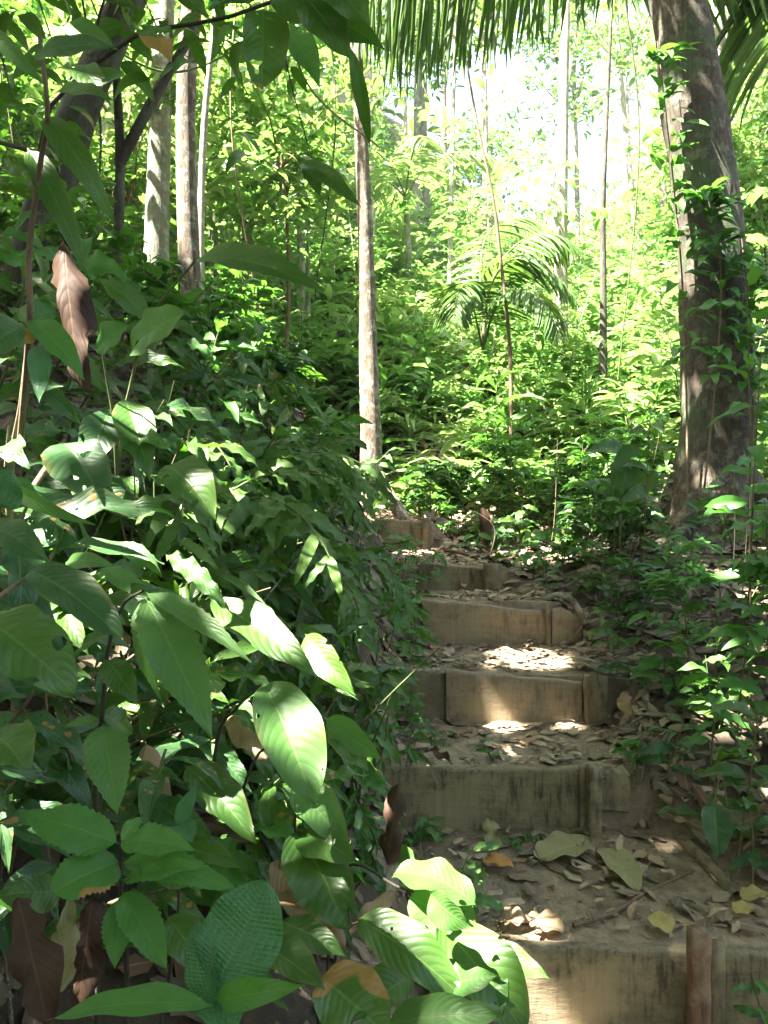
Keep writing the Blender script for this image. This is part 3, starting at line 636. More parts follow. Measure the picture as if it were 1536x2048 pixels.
# the forest goes on behind and beside the camera
rs=np.random.default_rng(91); bt=MB(); bt.add(*tube(spline([np.zeros(3),np.array([0.1,0,3.0]),np.array([0,0.1,6.0])],20),np.linspace(0.16,0.07,20),10,0.1)); bme=bt.mesh('trunk',M['bark_grey'])
bcs=[crown_cloud(2600,2.9,0.42,'crown',950+i,clumps=30,flat=1.25)[0].mesh('crown',M['crown']) for i in range(2)]
for k,(x,y) in enumerate([(-7,-2),(-8,2),(-6,-6),(-2,-7.5),(2,-7.5),(6,-6),(8.5,-2.5),(-8.5,6),(-10,-4),(10,-5),(0,-10)]):
    r=thing('tree',(x,y,Hs(x,y)-0.05),'leafy forest tree standing behind or beside the viewpoint','tree','forest trees around the viewpoint'); r.rotation_euler=(0,0,k*1.7)
    link('trunk',bme,r); link('crown',bcs[k%2],r,Matrix.Translation((0,0,3.6+(k%3)*0.5)))
# ------------------------------------------------------------------ palms
def frond(mb,mr,base,az,length,e0,droop,nl,ll,hang,seed,wl=0.055,sweep=0.5,path=None):
    rs=np.random.default_rng(seed); n=22; p=[np.array(base,float)]; e=e0
    for k in range(n-1):
        d=np.array([math.cos(az)*math.cos(e),math.sin(az)*math.cos(e),math.sin(e)]); p.append(p[-1]+d*length/(n-1)); e-=droop/(n-1)
    p=np.array(p) if path is None else spline(path,n); mr.add(*tube(p,np.linspace(0.022,0.004,n)*length/2.4,6))
    t=np.linspace(0.16,0.995,nl); idx=t*(n-1); i0=np.clip(idx.astype(int),0,n-2); f=(idx-i0)[:,None]
    q=p[i0]*(1-f)+p[i0+1]*f; T=p[i0+1]-p[i0]; T/=np.linalg.norm(T,axis=1)[:,None]
    side=np.cross(T,np.array([0,0,1.])); side/=np.linalg.norm(side,axis=1)[:,None]+1e-9
    L=ll*np.sin(np.clip(0.25+t*0.78,0,1)*math.pi*0.97)**0.6
    L=ll*(0.55+0.45*np.sin(t*math.pi))*np.where(t>0.85,(1-t)/0.15*0.6+0.4,1)
    Vt=[leaf_shape(6,3,W=wl/0.5,a=0.25,b=0.55,bend=b_,fold=0.5,seed=9) for b_ in (0.5,0.9)]
    for s in (-1,1):
        X=side*s*(1-hang)+T*sweep+np.array([0,0,-1.])*hang+rs.normal(size=(nl,3))*0.05
        N=np.cross(X,T)*s; N=np.where(N[:,2:3]<0,-N,N)+np.array([0,0,0.2])
        scatter(mb,Vt,q,X,N,L,Wd=np.full(nl,0.5/ll),rnd=rs.random(nl))
def palm(loc,label,fronds,trunk=None,mat='palm'):
    root=thing('palm',loc,label,'palm')
    if trunk: 
        m=MB(); m.add(*tube(spline(trunk[0],20),np.linspace(trunk[1],trunk[1]*0.75,20),12,0.08)); m.obj('trunk',M['bark_grey'],root)
    for k,fr in enumerate(fronds):
        mb=MB(); mr=MB(); frond(mb,mr,seed=k+3,**fr); r_=mr.obj('frond',M['gstem'],root); mb.obj('leaflets',M[mat],r_)
    return root
# tall palm to the right: its fronds hang across the top of the view
def Q(px,py,Z,o): return np.array(P(px,py,Z))-np.array(o)
pt=P(1640,-330,7.2); o=(pt.x,pt.y,Hs(pt.x,pt.y)-0.05)
topc=np.array([0.0,0.0,pt.z-o[2]])
def FP(*l): return [topc]+[Q(*a,o) for a in l]
kw=dict(base=topc,az=0,e0=0,droop=1,wl=0.056)
palm(o,'tall palm beyond the massive tree with comb-like fronds hanging across the top edge',[
   dict(kw,path=FP((1400,-330,6.9),(1150,-270,6.6),(900,-150,6.4),(690,20,6.3)),length=4.2,nl=64,ll=1.45,hang=0.93,sweep=0.12),
   dict(kw,path=FP((1530,-200,7.0),(1350,-150,7.2),(1170,-90,7.4)),length=3,nl=44,ll=1.15,hang=0.85,sweep=-0.3),
   dict(kw,path=FP((1670,-200,7.0),(1640,-60,6.8),(1600,90,6.6)),length=2.4,nl=46,ll=1.6,hang=0.45,sweep=0.25),
   dict(base=topc,az=R(20),length=3.0,e0=R(30),droop=R(90),nl=50,ll=1.0,hang=0.8,wl=0.045,sweep=0.2),
   dict(base=topc,az=R(80),length=3.0,e0=R(40),droop=R(90),nl=50,ll=1.0,hang=0.8,wl=0.045,sweep=0.2)],
   trunk=([(0,0,0),(0.1,0,topc[2]*0.5),tuple(topc)],0.09))
b=P(965,700,7.6); o=(b.x,b.y,Hs(b.x,b.y)-0.03); c=np.array([0,0,max(0.2,b.z-o[2])])
def PP(*l): return [c]+[Q(*a,o) for a in l]
kw=dict(base=c,az=0,e0=0,droop=1)
palm(o,'squat dark palm with arching fronds in the middle of the slope',[
   dict(kw,path=PP((975,590,7.6),(1015,525,7.5),(1080,530,7.4),(1150,600,7.3)),length=2,nl=52,ll=0.48,hang=0.42,wl=0.035,sweep=0.5),
   dict(kw,path=PP((985,560,7.8),(1035,490,7.9),(1100,470,7.9),(1165,505,8.0)),length=2,nl=46,ll=0.4,hang=0.6,wl=0.035,sweep=0.4),
   dict(kw,path=PP((945,610,7.4),(935,570,7.3),(915,590,7.1),(905,650,7.0)),length=1.3,nl=40,ll=0.4,hang=0.45,wl=0.035,sweep=0.45),
   dict(kw,path=PP((990,620,7.3),(1040,580,7.0),(1090,610,6.8),(1120,680,6.7)),length=1.5,nl=44,ll=0.4,hang=0.45,wl=0.035,sweep=0.45),
   dict(kw,path=PP((960,560,7.9),(970,480,8.2),(1010,440,8.4),(1060,440,8.5)),length=1.8,nl=40,ll=0.5,hang=0.5,wl=0.035,sweep=0.5)],mat='palm')
for k,(px,py,Z,lab,az0) in enumerate([(590,430,12.5,'yellowish feather palm high on the slope between the slim trees',-20),(810,400,12,'bright feather palm to the right of the central tree',160)]):
    b=P(px,py,Z); o=(b.x,b.y,Hs(b.x,b.y)-0.03); c=np.array([0,0,max(0.4,b.z-o[2])])
    palm(o,lab,[dict(base=c,az=R(az0+a),length=1.7,e0=R(e),droop=R(110),nl=44,ll=0.5,hang=0.45,wl=0.035) for a,e in ((0,55),(55,70),(-60,50),(120,60),(180,65))],trunk=([(0,0,0),(0.05,0,c[2]*0.5),tuple(c)],0.05),mat='far2')
# fallen grey frond on the slope
b=P(1130,840,6.7); o=(b.x,b.y,Hs(b.x,b.y)+0.12)
palm(o,'dead grey palm frond lying on the bright slope left of the massive tree',[dict(base=np.zeros(3),az=R(5),length=1.7,e0=R(14),droop=R(34),nl=40,ll=0.5,hang=0.55,wl=0.035)],mat='palm')

# ------------------------------------------------------------------ sapling and shrub kinds for the middle distance
def sapling_meshes(kind,seed,h,nl,L,tm,lean=0.12,branches=5,stem_r=0.008):
    """returns (stem MB, foliage MB) of a branching sapling standing at the origin"""
    rs=np.random.default_rng(seed); ms=MB(); ml=MB()
    top=np.array([rs.normal()*lean*h,rs.normal()*lean*h,h]); sp=spline([np.zeros(3),np.array([top[0]*0.3+rs.normal()*0.03,top[1]*0.3,h*0.5]),top],16)
    ms.add(*tube(sp,np.linspace(stem_r,stem_r*0.35,16),6))
    Ps=[];Xs=[];Ns=[]
    axes=[(sp,0.35)]
    for k in range(branches):
        t=rs.uniform(0.3,0.92); i=int(t*15); a=k*2.4+rs.random(); l=h*rs.uniform(0.22,0.42)*(1.2-t*0.6); up=rs.uniform(0.1,0.6)
        e=sp[i]+np.array([math.cos(a)*l,math.sin(a)*l,l*up]); br=spline([sp[i],(sp[i]+e)/2+np.array([0,0,0.1*l]),e],8); ms.add(*tube(br,np.linspace(stem_r*0.5,stem_r*0.2,8),5)); axes.append((br,0.2))
    per=max(3,nl//len(axes))
    for ax,t0 in axes:
        for j in range(per):
            t=t0+(1-t0)*(j+rs.random()*0.6)/per; t=min(t,0.999); x=t*(len(ax)-1); i=int(x); p=ax[i]*(1-x+i)+ax[min(i+1,len(ax)-1)]*(x-i)
            T=unit(ax[min(i+1,len(ax)-1)]-ax[max(i-1,0)]); a=j*2.4+rs.normal()*0.4
            if abs(T[2])>0.7: out=np.array([math.cos(a),math.sin(a),0])
            else: out=unit(np.cross(T,[0,0,1]))*(1 if j%2 else -1)
            X=out*0.8+T*0.4+np.array([0,0,rs.uniform(-0.5,0.15)]); Ps.append(p); Xs.append(X); Ns.append(np.array([rs.normal()*0.25,rs.normal()*0.25,1.0]))
    n=len(Ps); scatter(ml,tm,Ps,Xs,Ns,L*rs.uniform(0.6,1.2,n),rnd=rs.random(n))
    return ms,ml
def make_kind(name,seed,h,nl,L,tm,mat,smat,label,cat,group,**kw):
    ms,ml=sapling_meshes(name,seed,h,nl,L,tm,**kw)
    return (ms.mesh('stem',M[smat]), ml.mesh('foliage',M[mat]), name,label,cat,group)
def place_kind(k,loc,rz,s,label=None,group=None):
    sm,lm,name,lab,cat,gr=k; r=thing(name,loc,label or lab,cat,group or gr); r.rotation_euler=(0,0,rz); r.scale=(s,s,s)
    link('stem',sm,r); link('foliage',lm,r); return r

# dappled saplings on the sunlit slope: individuals
K_far=[make_kind('sapling',100+i,[1.3,1.9,2.6,1.0,3.2,1.6][i],[46,70,100,36,120,60][i],[0.20,0.17,0.18,0.24,0.17,0.22][i],T_mid,['far','far2','far','far2','far','far'][i],['gstem','bark_pale','bark_pale','gstem','bark_pale','stem'][i],
     ['knee-high broad-leaved sapling in the sunlit undergrowth of the slope','yellow-green sapling in the sunlit undergrowth of the slope','slender leafy sapling rising from the undergrowth of the slope','low large-leaved yellow-green sapling on the slope','tall pole-like sapling with small leaves on the slope','bushy brown-stemmed sapling on the slope'][i],
     'sapling','saplings in the undergrowth of the slope',branches=[4,6,8,3,9,6][i]) for i in range(6)]
rs=np.random.default_rng(11); cnt=0
while cnt<150:
    y=6.6+12*rs.random()**1.3; x=y*rs.uniform(-0.50,0.50)
    if y<7.5 and -1.8<x<-0.2: continue
    if y<8.2 and -0.5<x<2.4 and rs.random()<0.7: continue
    px=CX+F*x/y
    if abs(px-740)<14 and y<6.8: continue
    k=int(rs.integers(0,6)); place_kind(K_far[k],(x,y,Hs(x,y)-0.02),rs.random()*6.28,rs.uniform(0.7,1.25)); cnt+=1

# undergrowth: uncountable leaves covering the slope
def undergrowth(name,label,n,y0,y1,L,hmax,mat,seed,xr=0.56,tm=None,stems=True,avoid=None,pw=1.0):
    rs=np.random.default_rng(seed); y=y0+(y1-y0)*rs.random(n)**pw; x=y*rs.uniform(-xr,xr,n)
    c=fnoise(x*0.8+seed,y*0.8,3); k=c>-0.10
    if avoid is not None: k&=~avoid(x,y)
    x,y=x[k],y[k]; n=len(x); z=H(x,y); h=hmax*rs.random(n)**1.4*np.clip((y-5.5)/4,0.35,1)+0.08
    mb=MB(); ms=MB(); per=9
    base=np.stack([x,y,z],-1); lean=rs.normal(size=(n,2))*0.12
    tip=base+np.stack([lean[:,0]*h,lean[:,1]*h,h],-1)
    tt=rs.uniform(0.45,1.0,(n,per)); p=base[:,None]*(1-tt[...,None])+tip[:,None]*tt[...,None]; a=np.arange(per)[None]*2.4+rs.random((n,1))*6.28
    X=np.stack([np.cos(a),np.sin(a),rs.uniform(-0.6,0.35,a.shape)],-1); N=np.stack([rs.normal(size=a.shape)*0.3,rs.normal(size=a.shape)*0.3,np.ones(a.shape)],-1)
    S=np.repeat((0.45+1.3*rs.random(n)**2)[:,None],per,1)*L
    scatter(mb,tm or T_low,p.reshape(-1,3),X.reshape(-1,3),N.reshape(-1,3),S.ravel(),rnd=np.repeat(rs.random(n),per)*0.7+rs.random(n*per)*0.3)
    o=mb.obj(name,M[mat]); tag(o,label,'undergrowth',kind='stuff')
pathav=lambda x,y:(y<6.6)&(x>-1.7)&(x<0.9)
undergrowth('undergrowth','sunlit green undergrowth covering the slope beyond the trail',5600,6.5,16,0.17,1.0,'far',61,avoid=pathav)
undergrowth('undergrowth','yellow-green sunlit undergrowth mixed over the slope',2400,6.6,15,0.19,0.8,'far2',62,avoid=pathav)
undergrowth('undergrowth','strap-leaved undergrowth among the bright foliage of the slope',1200,6.8,13,0.38,0.5,'far2',63,tm=T_strap,avoid=pathav)
undergrowth('undergrowth','distant green foliage far up the slope',4200,15,34,0.26,2.2,'far',64)
undergrowth('undergrowth','distant foliage in the upper forest',2600,28,60,0.5,4.0,'crown',65)

# distant trees on the slope: individuals sharing four crown kinds
KT=[]
for i in range(5):
    h=[6.5,8,5.5,9,7][i]; mb,pp=trunk_mesh([np.zeros(3),np.array([0.12*(-1)**i,0.05,h*0.5]),np.array([0.1,0.1,h])],[0.09,0.07,0.05],n=24,sides=9,lump=0.1)
    cm,cs=crown_cloud(1100,2.0,0.24,'far',200+i,clumps=34,flat=1.1); cc=cs+np.array([0,0,h]); add_limbs(mb,np.array([0.1,0.1,h*0.82]),cc,0.03,i)
    tm_=mb.mesh('trunk',M[['bark_pale','bark_grey','bark_pale','bark_tan','bark_grey'][i]]); c_=cm.mesh('crown',M[['far','far2','far','crown','far'][i]]); KT.append((tm_,c_,h))
rs=np.random.default_rng(23); cnt=0; tries=0
while cnt<70 and tries<2000:
    tries+=1; y=13+30*rs.random()**1.1; x=y*rs.uniform(-0.55,0.55); r_=x/y
    if abs(r_-0.18)<0.10 and rs.random()<0.90: continue
    i=int(rs.integers(0,5)); tm_,c_,h=KT[i]; s=rs.uniform(0.8,1.25)
    r=thing('tree',(x,y,Hs(x,y)-0.05),['pale-trunked tree with a loose green crown far up the slope','grey-trunked tree with a yellow-green crown far up the slope','short pale tree in the distant forest','tall tan-trunked tree in the distant forest','grey tree with an open crown in the distant forest'][i],'tree','distant forest trees')
    r.rotation_euler=(rs.normal()*0.03,rs.normal()*0.03,rs.random()*6.28); r.scale=(s,s,s); link('trunk',tm_,r); link('crown',c_,r,Matrix.Translation((0,0,h))); cnt+=1

# ------------------------------------------------------------------ near plants
_cam=np.array([0,0,EYE])
def near_plant(name,base,top,nl,L,mat,label,cat='shrub',group=None,bias=(0.4,-0.5,0),pitch=(-0.9,0.1),smat='gstem',seed=0,r=0.005,t0=0.25,ws=1.0,bow=0.15,face=0.45):
    """stem with individual drooping leaves, each leaf a part"""
    rs=np.random.default_rng(seed); base=np.array(base,float); top=np.array(top,float)-base; 
    root=thing(name,tuple(base),label,cat,group)
    mid=top*0.5+np.array([rs.normal()*bow*0.3,rs.normal()*bow*0.3,bow*0.4*np.linalg.norm(top)]); sp=spline([np.zeros(3),mid,top],16)
    mb=MB(); mb.add(*tube(sp,np.linspace(r,r*0.4,16),6)); mb.obj('stem',M[smat],root)
    for j in range(nl):
        t=t0+(1-t0)*(j+0.5*rs.random())/nl; x=min(t,0.999)*15; i=int(x); p=sp[i]*(1-x+i)+sp[min(i+1,15)]*(x-i)
        a=j*2.4+rs.normal()*0.4; d=np.array([math.cos(a),math.sin(a),0])+np.array(bias); d=unit(d); d[2]=rs.uniform(*pitch)
        tocam=unit(_cam-(base+p)); N=np.array([0,0,1.0])*(1-face)+tocam*face+rs.normal(size=3)*0.25
        me=LM[mat][int(rs.integers(0,6))]; s=L*rs.uniform(0.65,1.15)
        ws_=ws*rs.uniform(0.8,1.15)
        link('leaf',me,root,rot_to(p,d,N,s,ws_))
    return root
def bank(px,py,Z):   # ground point under a pixel ray at distance Z
    p=P(px,py,Z); return (p.x,p.y,Hs(p.x,p.y))

# left bank fill
fills=[ # px,py(top), Z, n, L, mat
 (60,1000,1.25,9,0.20,'blue'),(-20,1150,1.15,8,0.20,'blue'),(150,1180,1.5,10,0.19,'shade'),(90,1350,1.15,8,0.18,'blue'),(230,1300,1.6,10,0.18,'shade'),
 (160,900,1.9,12,0.21,'blue'),(300,900,2.1,12,0.21,'shade'),(380,980,2.0,12,0.20,'shade'),(420,1120,1.9,12,0.19,'shade'),(500,1200,1.9,12,0.18,'shade'),
 (560,1090,2.3,12,0.18,'shade'),(640,1180,2.3,12,0.17,'shade'),(600,1300,1.9,11,0.17,'shade'),(700,1280,2.3,11,0.16,'shade'),(740,1180,2.9,11,0.16,'shade'),
 (680,1420,1.9,10,0.15,'shade'),(740,1350,2.3,10,0.14,'light'),(500,1400,1.6,9,0.17,'blue'),(420,1330,1.6,9,0.18,'shade'),(330,1500,1.35,7,0.17,'blue'),
 (780,1480,2.2,9,0.12,'shade'),(720,1560,1.8,8,0.14,'shade'),(560,1560,1.5,7,0.16,'shade'),(60,700,1.9,11,0.22,'blue'),(160,640,2.2,12,0.22,'shade'),
 (250,700,2.4,12,0.20,'shade'),(60,500,2.3,12,0.20,'shade'),(180,480,2.7,12,0.22,'hairy'),(450,780,2.5,9,0.2,'hairy'),(560,860,2.7,9,0.18,'light'),(380,860,2.2,9,0.2,'shade'),(640,900,3.1,9,0.16,'shade'),(520,1010,2.2,9,0.18,'hairy'),(600,960,2.6,9,0.18,'shade'),(660,1080,2.9,9,0.15,'light'),(700,1050,3.3,9,0.14,'shade'),(480,700,2.9,10,0.19,'blue'),(330,800,2.2,9,0.22,'blue'),(600,1180,2.1,9,0.17,'blue'),(700,1200,2.5,9,0.14,'blue'),(340,620,2.8,12,0.20,'shade'),(440,660,3.0,12,0.18,'hairy'),
 (520,640,3.4,12,0.17,'light'),(600,700,3.6,12,0.16,'hairy'),(430,560,3.5,12,0.18,'light'),(260,540,3.2,12,0.2,'hairy'),(120,380,3.0,12,0.22,'hairy'),(20,300,2.6,11,0.22,'shade'),
 (20,850,1.5,9,0.20,'blue'),(300,1180,1.75,10,0.17,'shade'),(130,1060,1.45,8,0.19,'blue'),(660,1000,2.9,11,0.16,'shade'),(760,1080,3.4,10,0.15,'shade'),(700,900,3.7,11,0.15,'hairy'),
 (640,780,3.9,11,0.15,'shade'),(30,1560,1.0,6,0.15,'blue'),(460,1260,1.75,9,0.17,'shade'),(820,1230,3.1,8,0.12,'hairy'),(830,1330,2.8,8,0.11,'hairy'),(780,900,5.4,9,0.16,'hairy'),
 (120,1560,1.3,8,0.15,'blue'),(260,1620,1.35,8,0.15,'shade'),(40,1700,1.2,8,0.15,'blue'),(330,1820,1.25,7,0.14,'shade'),(160,1900,1.2,7,0.14,'blue'),(560,1880,1.35,7,0.14,'shade'),(430,1560,1.5,8,0.15,'blue'),(620,1640,1.6,8,0.14,'shade'),(520,1740,1.45,7,0.13,'hairy'),(60,1420,1.3,8,0.16,'shade'),(240,1450,1.5,8,0.16,'blue')]
_d=0
desc={'blue':'glossy blue-green','shade':'dark green','hairy':'bright green','light':'pale green'}
def where(px,py):
    a='far left edge' if px<110 else 'left' if px<330 else 'left of centre' if px<560 else 'trail side'
    b='top' if py<560 else 'upper part' if py<820 else 'middle' if py<1120 else 'lower part' if py<1400 else 'foot'
    return a,b
seen={}
for k,(px,py,Z,n,L,mt) in enumerate(fills):
    t=P(px,py,Z); bx=t.x-0.12-0.05*Z; by=t.y+0.10; bz=Hs(bx,by)
    top=np.array([t.x,t.y,max(t.z,bz+0.12)])
    if top[2]>bz+1.1: bx,by=t.x-0.05,t.y+0.05; bz=Hs(bx,by)
    a,b_=where(px,py); lab='%s broad-leaved plant with %d drooping leaves, %s of the bank, %s'%(desc[mt],n,b_,a); base_lab='%s plant, %s of the left bank, %s'%(desc[mt],b_,a)
    seen.setdefault((mt,a,b_),[]).append(k)
    nn=len(seen[(mt,a,b_)]); size='large-leaved' if L>=0.2 else 'medium-leaved' if L>=0.17 else 'small-leaved'
    near_plant('broad_leaved_plant',(bx,by,bz-0.02),top,int(n*1.35),L,mt,'%s %s drooping plant at the %s of the left bank, %s'%(size,desc[mt],b_,a),group='drooping plants on the left bank, %s %s'%(b_,a),seed=300+k,smat='gstem' if k%3 else 'stem',r=0.006,t0=0.12,ws=random.uniform(0.62,1.05))

# cascading ferns with wavy pinnae
def fern(label,base,azs,length,npair,pl,seed,pw=0.22,e0=55,dr=120,mat='pinna',name='fern',group='arching ferns on the left bank',r=0.005):
    rs=np.random.default_rng(seed); root=thing(name,tuple(base),label,'fern',group)
    Vt=[leaf_shape(21,5,W=pw,a=0.35,b=0.7,bend=b_,fold=0.1,wave=0.32,wf=3.5,seed=s_) for s_,b_ in ((1,0.7),(2,1.1),(3,0.4))]
    for az in azs:
        n=18; p=[np.zeros(3)]; e=R(e0+rs.uniform(-12,12)); ln=length*rs.uniform(0.8,1.1); a=R(az)
        for k in range(n-1):
            d=np.array([math.cos(a)*math.cos(e),math.sin(a)*math.cos(e),math.sin(e)]); p.append(p[-1]+d*ln/(n-1)); e-=R(dr)/(n-1); a+=rs.normal()*0.03
        p=np.array(p); mr=MB(); mr.add(*tube(p,np.linspace(r,r*0.3,n),5)); fr=mr.obj('frond',M['gstem'],root)
        t=np.linspace(0.22,0.98,npair); i0=np.clip((t*(n-1)).astype(int),0,n-2); q=p[i0]+(p[i0+1]-p[i0])*((t*(n-1)-i0)[:,None]); T=p[i0+1]-p[i0]; T/=np.linalg.norm(T,axis=1)[:,None]
        side=np.cross(T,[0,0,1.]); side/=np.linalg.norm(side,axis=1)[:,None]+1e-9; ml=MB()
        for s in (-1,1):
            X=side*s*0.7+T*0.45+np.array([0,0,-0.6])+rs.normal(size=(npair,3))*0.25; tocam=unit(_cam-np.array(base)); N=np.array([0,0,1.])*0.6+tocam*0.5+rs.normal(size=(npair,3))*0.2
            scatter(ml,Vt,q,X,N,pl*(1-0.45*t**2)*rs.uniform(0.8,1.15,npair),rnd=rs.random(npair))
        ml.obj('pinnae',M[mat],fr)
fl_=[(380,700,2.6),(450,740,2.8),(540,800,3.0),(400,820,2.4),(480,880,2.6),(590,880,3.2),(500,980,2.4),(560,1000,2.7),(620,1040,3.1),(540,1090,2.3),(570,1160,2.5),(430,960,2.1),(330,740,2.5),(640,940,3.7)]
flab=['grey-green arching fern at the crest of the left bank, first from the left','grey-green fern on the crest of the bank below the slim central tree','wavy-leaved fern halfway down the cascade','pale mottled fern just under the crest of the bank','large drooping fern in the middle of the cascade','fern whose wavy leaves hang out towards the trail','low fern hanging over the dark hollow of the bank','fern hanging beside the foot of the central tree','fern halfway along the trail side of the bank','fern low on the bank above the lance-leaved plants','fern trailing towards the fourth step','dark fern at the back of the hollow','short fern beside the heart-shaped bright leaf','small fern nearest the trail on the bank']
for k,(px,py,Z) in enumerate(fl_):
    if k in (1,3,5,7,8,10,12,13): continue
    t=P(px-60,py+60,Z+0.1); gz=Hs(t.x,t.y); b=(t.x,t.y,gz-0.01)
    fern(flab[k],b,[-35+rs.uniform(-20,20) for _ in range(1)]+[-80,10,-130][:2+k%2],0.60+0.12*rs.random(),9,0.20,400+k,e0=60+20*rs.random(),dr=130)
rq=np.random.default_rng(64); nn_=0
for py0 in range(660,1700,62):
    e_=np.interp(py0,[660,800,1000,1200,1450,1700],[560,690,745,800,800,780])
    for px0 in np.arange(max(340,e_-330),e_,66):
        px=px0+rq.uniform(-26,26); py=py0+rq.uniform(-26,26); Z=np.interp(py,[660,1000,1350,1700],[3.7,3.0,2.2,1.65])*np.interp(px,[350,800],[0.80,1.05])
        if px>690 and py<1000: Z+=0.6
        t=P(px,py,Z); gz=Hs(t.x,t.y); h=max(0.10,min(t.z-gz,0.5)); mt=['shade','hairy','shade','light','blue','shade'][int(rq.integers(0,6))]; Lf=rq.uniform(0.15,0.22)*np.interp(px,[450,800],[1.05,0.62])*np.interp(py,[1100,1700],[1,0.85])
        near_plant('broad_leaved_plant',(t.x-0.05,t.y+0.05,gz-0.02),(t.x,t.y,gz+h),int(rq.integers(6,10)),Lf,mt,'%s long-leaved plant drooping from the %s'%(desc[mt],'crest of the left bank' if py<860 else 'middle of the left bank' if py<1250 else 'foot of the left bank'),group='long-leaved plants on the left bank',bias=(0.5,-0.45,0),pitch=(-1.5,-0.3),seed=2000+nn_,ws=rq.uniform(0.55,0.85),r=0.004,bow=0.1,face=0.4); nn_+=1
# little feathery ferns beside the second and third steps
for k,(px,py,Z,lab) in enumerate([(830,1545,2.55,'tiny feathery fern at the left end of the second step'),(850,1500,2.9,'tiny feathery fern on the tread above the second step'),(815,1610,2.5,'tiny feathery fern under the left end of the second step'),(850,1120,4.4,'tiny fern beside the fifth step'),(1030,1600,2.52,'tiny plant sprouting against the face of the second step')]):
    p=P(px,py,Z); gz=Hs(p.x,p.y); fern(lab,(p.x,p.y,gz),[-90,-30,-150,20],0.13,12,0.028,450+k,e0=50,dr=80,mat='hairy',group='tiny ferns by the steps',r=0.0015)

# ------------------------------------------------------------------ hero leaves (each a leaf of a plant, set where the photograph shows it)
def hero_plant(name,label,cat,base,stems,leaves,group=None,smat='stem'):
    """base world point; stems = lists of (px,py,Z) + radius; leaves = (bx,by,bZ, tx,ty,tZ, width px, material, bend, opts)"""
    base=Vector(base); root=thing(name,base,label,cat,group); o=np.array(base)
    mb=MB(); 
    for st,r in stems:
        pts=[np.array(P(*q))-o if len(q)==3 and abs(q[0])>5 else np.array(q)-o for q in st]
        sp=spline(pts,18); mb.add(*tube(sp,np.linspace(r,r*0.5,18),7,0.1))
    mb.obj('stem',M[smat],root)
    for k,lf in enumerate(leaves):
        bx,by,bZ,tx,ty,tZ,wpx,mt,bend=lf[:9]; op=dict(lf[9]) if len(lf)>9 else {}
        A=np.array(P(bx,by,bZ)); B=np.array(P(tx,ty,tZ)); L=np.linalg.norm(B-A); W=wpx/F*(bZ+tZ)/2/L
        roll=op.pop('roll',0.0); nu=op.pop('nu',23); lab=op.pop('label',None)
        d=dict(nu=nu,nv=9,W=W,a=0.7,b=1.1,bend=bend,fold=0.22,wave=0.12,wf=2.5,seed=k+len(leaves)*7,petiole=0.03,twist=0.2); d.update(op)
        V,Qd,UV=leaf_shape(**d)
        tocam=unit(_cam-(A+B)/2); N=tocam*0.8+np.array([0,0,0.5])
        X=unit(B-A); Yv=unit(np.cross(N,X)); Nn=np.cross(X,Yv)
        if roll: 
            c,s=math.cos(roll),math.sin(roll); Yv,Nn=Yv*c+Nn*s,Nn*c-Yv*s
        Wv=(A-o)+L*(V[:,0:1]*X+V[:,1:2]*Yv+V[:,2:3]*Nn)
        m2=MB(); m2.add(Wv,Qd,UV,rnd=random.random()*0.999); lo=m2.obj('leaf' if mt not in ('tan','brown','olive') else 'dry_leaf',M[mt],root)
        if lab: lo['label']=lab
    return root

def g0(px,py,Z,dz=-0.02):
    p=P(px,py,Z); return (p.x,p.y,Hs(p.x,p.y)+dz)
T_={'tooth':0.06,'nu':37}
b=g0(190,1600,1.15)
hero_plant('lance_leaved_plant','upright stem with pale lance-shaped toothed leaves fanning out, lower left','shrub',b,
 [([b,(190,1560,1.13),(202,1440,1.1),(215,1300,1.1),(245,1210,1.1),(285,1182,1.08)],0.004)],
 [(290,1185,1.08,502,1326,0.98,48,'light',0.6,T_),(288,1195,1.08,423,1478,0.97,112,'light',0.5,T_),(280,1200,1.08,325,1408,1.02,40,'light',0.7,{**T_,'roll':0.8}),
  (203,1448,1.1,232,1632,1.0,92,'light',0.4,T_),(200,1442,1.1,128,1454,1.12,24,'light',0.5,T_),(212,1320,1.1,272,1410,1.05,66,'shade',0.8,T_),(225,1270,1.1,150,1330,1.2,55,'shade',0.8,T_),
  (198,1430,1.1,262,1470,1.15,60,'shade',0.6,T_),(240,1215,1.1,300,1270,1.2,60,'light',0.9,T_),(260,1190,1.1,200,1140,1.2,40,'hairy',0.8,T_)],smat='dstem')
b=g0(-60,1500,0.95)
hero_plant('broad_leaved_plant','large smooth dark-leaved plant cut by the left edge of the view','shrub',b,
 [([b,(-60,1400,0.95),(-50,1240,1.0),(60,1150,1.1)],0.005)],
 [(-40,1235,0.95,148,1388,0.92,150,'shade',0.7,{'a':0.5,'b':0.75}),(55,1140,1.1,245,1278,1.02,92,'blue',0.7,{'a':0.5,'b':0.7}),(-30,1050,1.1,98,1128,1.05,80,'blue',0.8),
  (-30,1010,0.9,20,930,0.9,110,'quilt',0.5,{'roll':0.5}),(-20,1470,0.9,48,1540,0.85,110,'shade',0.9,{'a':0.45,'b':0.6}),(10,960,1.0,190,1050,0.95,34,'light',0.9,{'roll':0.9}),(-10,965,1.0,85,1015,1.0,60,'hairy',0.4)])
b=g0(390,1620,1.5)
